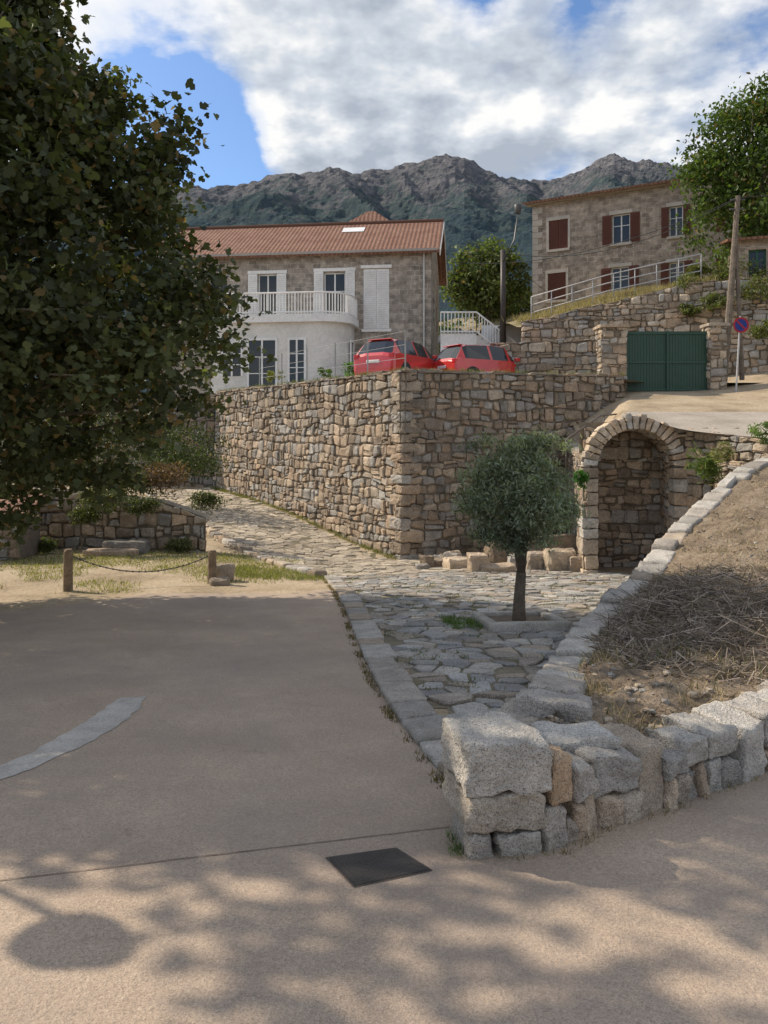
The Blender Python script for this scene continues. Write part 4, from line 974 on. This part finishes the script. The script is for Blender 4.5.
tube(mb,[A-[0,0,1.5],B],[.15,.12],8,(.07,.06,.055)); C_=P(518,214,36); tube(mb,[P(503,262,36)-[0,.1,0],P(514,240,36),C_],[.035,.035,.03],6,(.1,.1,.1))
tube(mb,[C_,C_+[0,0,.12],C_+[0,0,.42],C_+[0,0,.5]],[.06,.14,.2,.05],8,(.10,.10,.10)); mb.obj('post',[M_metal],True,E)
mb=MB()
def wire(a,b,sag):
    n_=16; tube(mb,[a+(b-a)*i/n_-np.array([0,0,sag*4*(i/n_)*(1-i/n_)]) for i in range(n_+1)],[.014]*(n_+1),4,(.03,.03,.03))
tp1=P(738,198,26.5); wire(tp1,P(503,252,36),.9); wire(tp1,P(455,262,39),.8); wire(tp1,tp1+np.array([14,-6,1.5]),.5); wire(P(503,252,36),P(560,300,44),.2)
mb.obj('power_lines',[M_metal])
mb=MB() 
for i in range(6): q=mL(11-i*2.1,ZT,-.3); tube(mb,[q,q+[0,0,1.3]],[.025]*2,6,(.35,.36,.34))
for h_ in (.45,.85,1.25): tube(mb,[mL(11,ZT,-.3)+[0,0,h_],mL(.5,ZT,-.3)+[0,0,h_]],[.008]*2,4,(.3,.3,.3))
mb.obj('wire_fence',[M_metal])
railing('path_handrail',[P(566,440,18.6)-[0,0,.75],P(600,416,20.5)-[0,0,.75],P(645,411,22.5)-[0,0,.75]],.75,4,(.12,.1,.09),rails=(1,))
# lamp left off frame
E=empty('street_lamp.001'); mb=MB(); sun=np.array([-.9,.45,0]); sun=sun/np.linalg.norm(sun)*math.cos(math.radians(40)); sun[2]=math.sin(math.radians(40))
hd=gp(66,940)+sun*5.4; bs=hd+np.array([-1.1,.75,0]); bs[2]=float(g(bs[0],bs[1]))
tube(mb,[bs,np.array([bs[0],bs[1],hd[2]+.1]),hd+[-.5,.36,.30],hd+[0,0,.22]],[.06,.045,.03,.025],8,(.06,.06,.06)); 
tube(mb,[hd+[0,0,.24],hd+[0,0,.20],hd+[0,0,.04],hd-[0,0,.03]],[.04,.09,.185,.175],16,(.06,.06,.06)); mb.obj('post',[M_metal],True,E)
# ---------------------------------------------------------------- cars
def car(name,pos,ang):
    E=empty(name); mb=MB()
    ST=[(-2.02,.70,.50,.55,.62),(-1.99,.80,.80,.86,.74),(-1.90,.85,.92,.97,.72),(-1.58,.88,.95,1.40,.60),(-1.40,.89,.95,1.47,.61),(-.50,.90,.94,1.51,.62),(-.40,.90,.94,1.51,.62),(.30,.90,.93,1.47,.61),(.42,.90,.93,1.42,.61),(1.05,.88,.90,.96,.70),(1.70,.84,.78,.82,.62),(1.93,.78,.62,.68,.5),(2.02,.66,.45,.5,.45)]
    V=[];K=12
    for (x,w,zb2,zt2,wt) in ST:
        half=[(w*.92,.20),(w*.99,.36),(w,.58),(w*.97,zb2),(wt,zt2-.03),(wt*.5,zt2+.02)]
        if zb2<.6: half[2]=(w,min(.58,zb2-.05)); 
        for (a,b) in half: V.append((x,a,b))
        for (a,b) in half[::-1]: V.append((x,-a,b))
    Fc={0:[],1:[],2:[]}
    n_=len(ST)
    for i in range(n_-1):
        for j in range(K):
            a=i*K+j;b=i*K+(j+1)%K;c_=b+K;d=a+K; m_=0
            x0,x1=ST[i][0],ST[i+1][0]
            if j in (3,7) and ((-1.58<=x0 and x1<=-.5) or (-.4<=x0 and x1<=.3) or (x0==.42)): m_=1
            if j in (4,5,6) and (x0==-1.90 or x0==.42): m_=1
            if j==11: m_=2
            Fc[m_].append((a,d,c_,b))
    ca,sa=math.cos(ang),math.sin(ang)
    def T(v): v=np.asarray(v,float); return np.stack([pos[0]+v[:,0]*ca-v[:,1]*sa,pos[1]+v[:,0]*sa+v[:,1]*ca,pos[2]+v[:,2]],1)
    V=T(V); Fc[0]+= [tuple(range(K)),tuple(range((n_-1)*K,n_*K))[::-1]]
    b0=mb.n; mb.add(V,Fc[0],(1,1,1),0)
    mb.f+= [tuple(q+b0 for q in f) for f in Fc[1]+Fc[2]]; mb.m+= [1]*len(Fc[1])+[2]*len(Fc[2])
    for sx in (-1.28,1.28):
        for sy in (-1,1):
            def ring(r_,y): return [(sx+r_*math.cos(a),y,.31+r_*math.sin(a)) for a in np.linspace(0,2*math.pi,20,endpoint=False)]
            for (r1,r2,y1,y2,mt) in ((.37,.37,.80*sy,.905*sy,2),(.31,.31,.7*sy,.925*sy,2),(.20,.19,.8*sy,.935*sy,3)):
                vs=ring(r1,y1)+ring(r2,y2); mb.add(T(vs),[(i,(i+1)%20,20+(i+1)%20,20+i) for i in range(20)]+[tuple(range(20,40))],(1,1,1),mt)
    for sy in (-1,1):
        mb.box(T(aabox(-2.0,-1.84,*(sorted((.60*sy,.80*sy))),.78,.94)),(1,1,1),4); mb.box(T(aabox(1.78,1.93,*(sorted((.5*sy,.74*sy))),.62,.74)),(1,1,1),5)
        mb.box(T(aabox(.55,.72,*(sorted((.9*sy,1.05*sy))),.93,1.05)),(1,1,1),0)
    mb.box(T(aabox(-2.035,-1.99,-.26,.26,.62,.73)),(1,1,1),5)
    mb.box(T(aabox(-1.62,-1.45,-.5,.5,1.45,1.49)),(1,1,1),0)
    o=mb.obj('body',[M_red,M_glass,M_tyre,M_rim,M_tail,M_white],False,E)
    bv=o.modifiers.new('b','BEVEL'); bv.width=.025; bv.segments=2; bv.limit_method='ANGLE'; bv.angle_limit=.5
p=P(403,385,27.5); car('parked_car',(p[0],27.5,3.25),math.radians(58))
p=P(489,385,27.5); car('parked_car.001',(p[0],28.1,3.16),math.radians(30))
# ---------------------------------------------------------------- mountains
sky_px=[-700,-300,0,120,225,250,290,330,350,390,410,440,465,480,500,540,575,600,615,640,690,760,900,1300]
sky_py=[300,250,205,190,184,178,171,164,170,168,163,157,154,163,171,177,170,160,154,160,167,185,215,280]
mb=MB(); AX=np.linspace(-700,1300,640); DS=np.concatenate([np.linspace(140,600,40),np.linspace(615,1700,150)]); V=[]
for px in AX:
    sk=(HZ-np.interp(px,sky_px,sky_py))/F*1500
    for d in DS:
        x=(px-384)/F*d; t_=min(1,(d-140)/1360); e=t_**1.25*(1 if d<1500 else max(0,1-((d-1500)/350)**1.5))
        rn=noise.fractal(Vector((x/300,d/300,.7)),1.0,2.1,5); rd=1-abs(noise.noise(Vector((x/130+9+d/900,d/600,2))))*2
        jag=noise.fractal(Vector((x/50,d/75,3.7)),.65,2.1,6)
        edge=1-.88*math.exp(-((d-1500)/150)**2)
        z_=sk*e+(rn*45+rd*48*t_-32)*min(1,t_*2.5)*edge+ jag*12*t_
        V.append((x,d,max(z_-3,-4)))
n_=len(DS); mb.add(V,[(i*n_+j,(i+1)*n_+j,(i+1)*n_+j+1,i*n_+j+1) for i in range(len(AX)-1) for j in range(n_-1)])
m,t,b,o=nt('mountain'); v=objvec(t)
gz=t.nodes.new('ShaderNodeSeparateXYZ'); t.links.new(v,gz.inputs[0])
zf=t.nodes.new('ShaderNodeMath'); zf.operation='MULTIPLY_ADD'; t.links.new(gz.outputs[2],zf.inputs[0]); zf.inputs[1].default_value=1/1100; zf.inputs[2].default_value=-.27
ad=t.nodes.new('ShaderNodeMath'); ad.operation='ADD'; t.links.new(zf.outputs[0],ad.inputs[0]); t.links.new(ns(t,v,.022,10,.82),ad.inputs[1])
c=ramp(t,ad.outputs[0],[(.44,(.035,.06,.028)),(.54,(.075,.10,.045)),(.61,(.17,.15,.11)),(.70,(.29,.25,.21))])
c=mixc(t,1,c,ramp(t,ns(t,v,.09,6,.8),[(.35,.4),(.65,1.6)]),'MULTIPLY')
c=mixc(t,.40,c,(.125,.175,.265))  # bluish distance haze painted into the slope colour
t.links.new(c,b.inputs['Base Color']); b.inputs['Roughness'].default_value=1; b.inputs['Specular IOR Level'].default_value=0
bump(t,b,ns(t,v,.05,8,.75),16)
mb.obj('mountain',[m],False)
# ---------------------------------------------------------------- light + sky
L=bpy.data.lights.new('sun','SUN'); L.energy=5.0; L.angle=math.radians(.53); L.color=(1,.87,.70)
so=bpy.data.objects.new('sun',L); COL.objects.link(so); so.rotation_euler=Vector(sun).to_track_quat('Z','Y').to_euler()
w=bpy.data.worlds.new('World'); bpy.context.scene.world=w; w.use_nodes=True; t=w.node_tree
for n_ in list(t.nodes): t.nodes.remove(n_)
out=t.nodes.new('ShaderNodeOutputWorld'); bg=t.nodes.new('ShaderNodeBackground'); bg.inputs[1].default_value=.15
sk=t.nodes.new('ShaderNodeTexSky'); sk.sky_type='NISHITA'; sk.sun_disc=False; sk.sun_elevation=math.radians(40); sk.sun_rotation=math.atan2(sun[0],sun[1]); sk.altitude=300
t.links.new(mixc(t,1,sk.outputs[0],(.75,.92,1.12),'MULTIPLY'),bg.inputs[0])
tc=t.nodes.new('ShaderNodeTexCoord'); sp=t.nodes.new('ShaderNodeSeparateXYZ'); t.links.new(tc.outputs['Generated'],sp.inputs[0])
def mth(op,a,b_=None,c_=None):
    n_=t.nodes.new('ShaderNodeMath'); n_.operation=op
    for i,v_ in enumerate((a,b_,c_)):
        if v_ is None: continue
        if isinstance(v_,(int,float)): n_.inputs[i].default_value=v_
        else: t.links.new(v_,n_.inputs[i])
    return n_.outputs[0]
zz=mth('ADD',mth('MAXIMUM',sp.outputs[2],0.0),.25)
cb=t.nodes.new('ShaderNodeCombineXYZ'); t.links.new(mth('DIVIDE',sp.outputs[0],zz),cb.inputs[0]); t.links.new(mth('DIVIDE',sp.outputs[1],zz),cb.inputs[1]); cb.inputs[2].default_value=3.3
cb2=t.nodes.new('ShaderNodeVectorMath'); cb2.operation='ADD'; t.links.new(cb.outputs[0],cb2.inputs[0]); cb2.inputs[1].default_value=(-.06,-.08,0)
n1=ns(t,cb.outputs[0],2.5,8,.56); n1b=ns(t,cb2.outputs[0],2.5,5,.56)
def hole(px,py,r_,amt):
    dv=Vector(((px-384)/F,1,(HZ-py)/F)).normalized(); dn=t.nodes.new('ShaderNodeVectorMath'); dn.operation='DISTANCE'; t.links.new(tc.outputs['Generated'],dn.inputs[0]); dn.inputs[1].default_value=dv
    return mth('MULTIPLY',mth('SMOOTH_MAX',mth('SUBTRACT',1,mth('DIVIDE',dn.outputs['Value'],r_)),0,.1),amt)
f=mth('ADD',n1,.05)
for (a,b_,c_,d_) in ((185,105,.15,.42),(140,190,.16,.3),(235,150,.08,.2),(585,0,.08,.26),(480,-14,.07,.26),(400,165,.08,.12),(560,178,.08,.1)): f=mth('SUBTRACT',f,hole(a,b_,c_,d_))
for (a,b_,c_,d_) in ((320,70,.2,.27),(560,100,.26,.25)): f=mth('ADD',f,hole(a,b_,c_,d_))
mask=ramp(t,f,[(.47,0),(.54,.7),(.64,1)])
sh=mth('ADD',mth('MULTIPLY',mth('SUBTRACT',n1,n1b),3.0),mth('ADD',mth('MULTIPLY',f,-.60),.96))
cc=ramp(t,sh,[(.28,(.42,.47,.55)),(.52,(.62,.67,.74)),(.74,(.95,.95,.94))])
bg2=t.nodes.new('ShaderNodeBackground'); bg2.inputs[1].default_value=1.05; t.links.new(cc,bg2.inputs[0])
mx=t.nodes.new('ShaderNodeMixShader'); t.links.new(mask,mx.inputs[0]); t.links.new(bg.outputs[0],mx.inputs[1]); t.links.new(bg2.outputs[0],mx.inputs[2]); t.links.new(mx.outputs[0],out.inputs[0])
# ---------------------------------------------------------------- camera
cd=bpy.data.cameras.new('camera'); cam=bpy.data.objects.new('camera',cd); COL.objects.link(cam); cam.location=(0,0,EYE); cam.rotation_euler=(math.radians(90),0,0)
cd.sensor_fit='VERTICAL'; cd.sensor_height=36; cd.lens=F/1024*36; cd.shift_y=-(512-HZ)/1024; cd.clip_end=9000; cd.clip_start=.05
sc_=bpy.context.scene; sc_.camera=cam; sc_.view_settings.view_transform='Standard'; sc_.view_settings.look='None'; sc_.view_settings.exposure=0
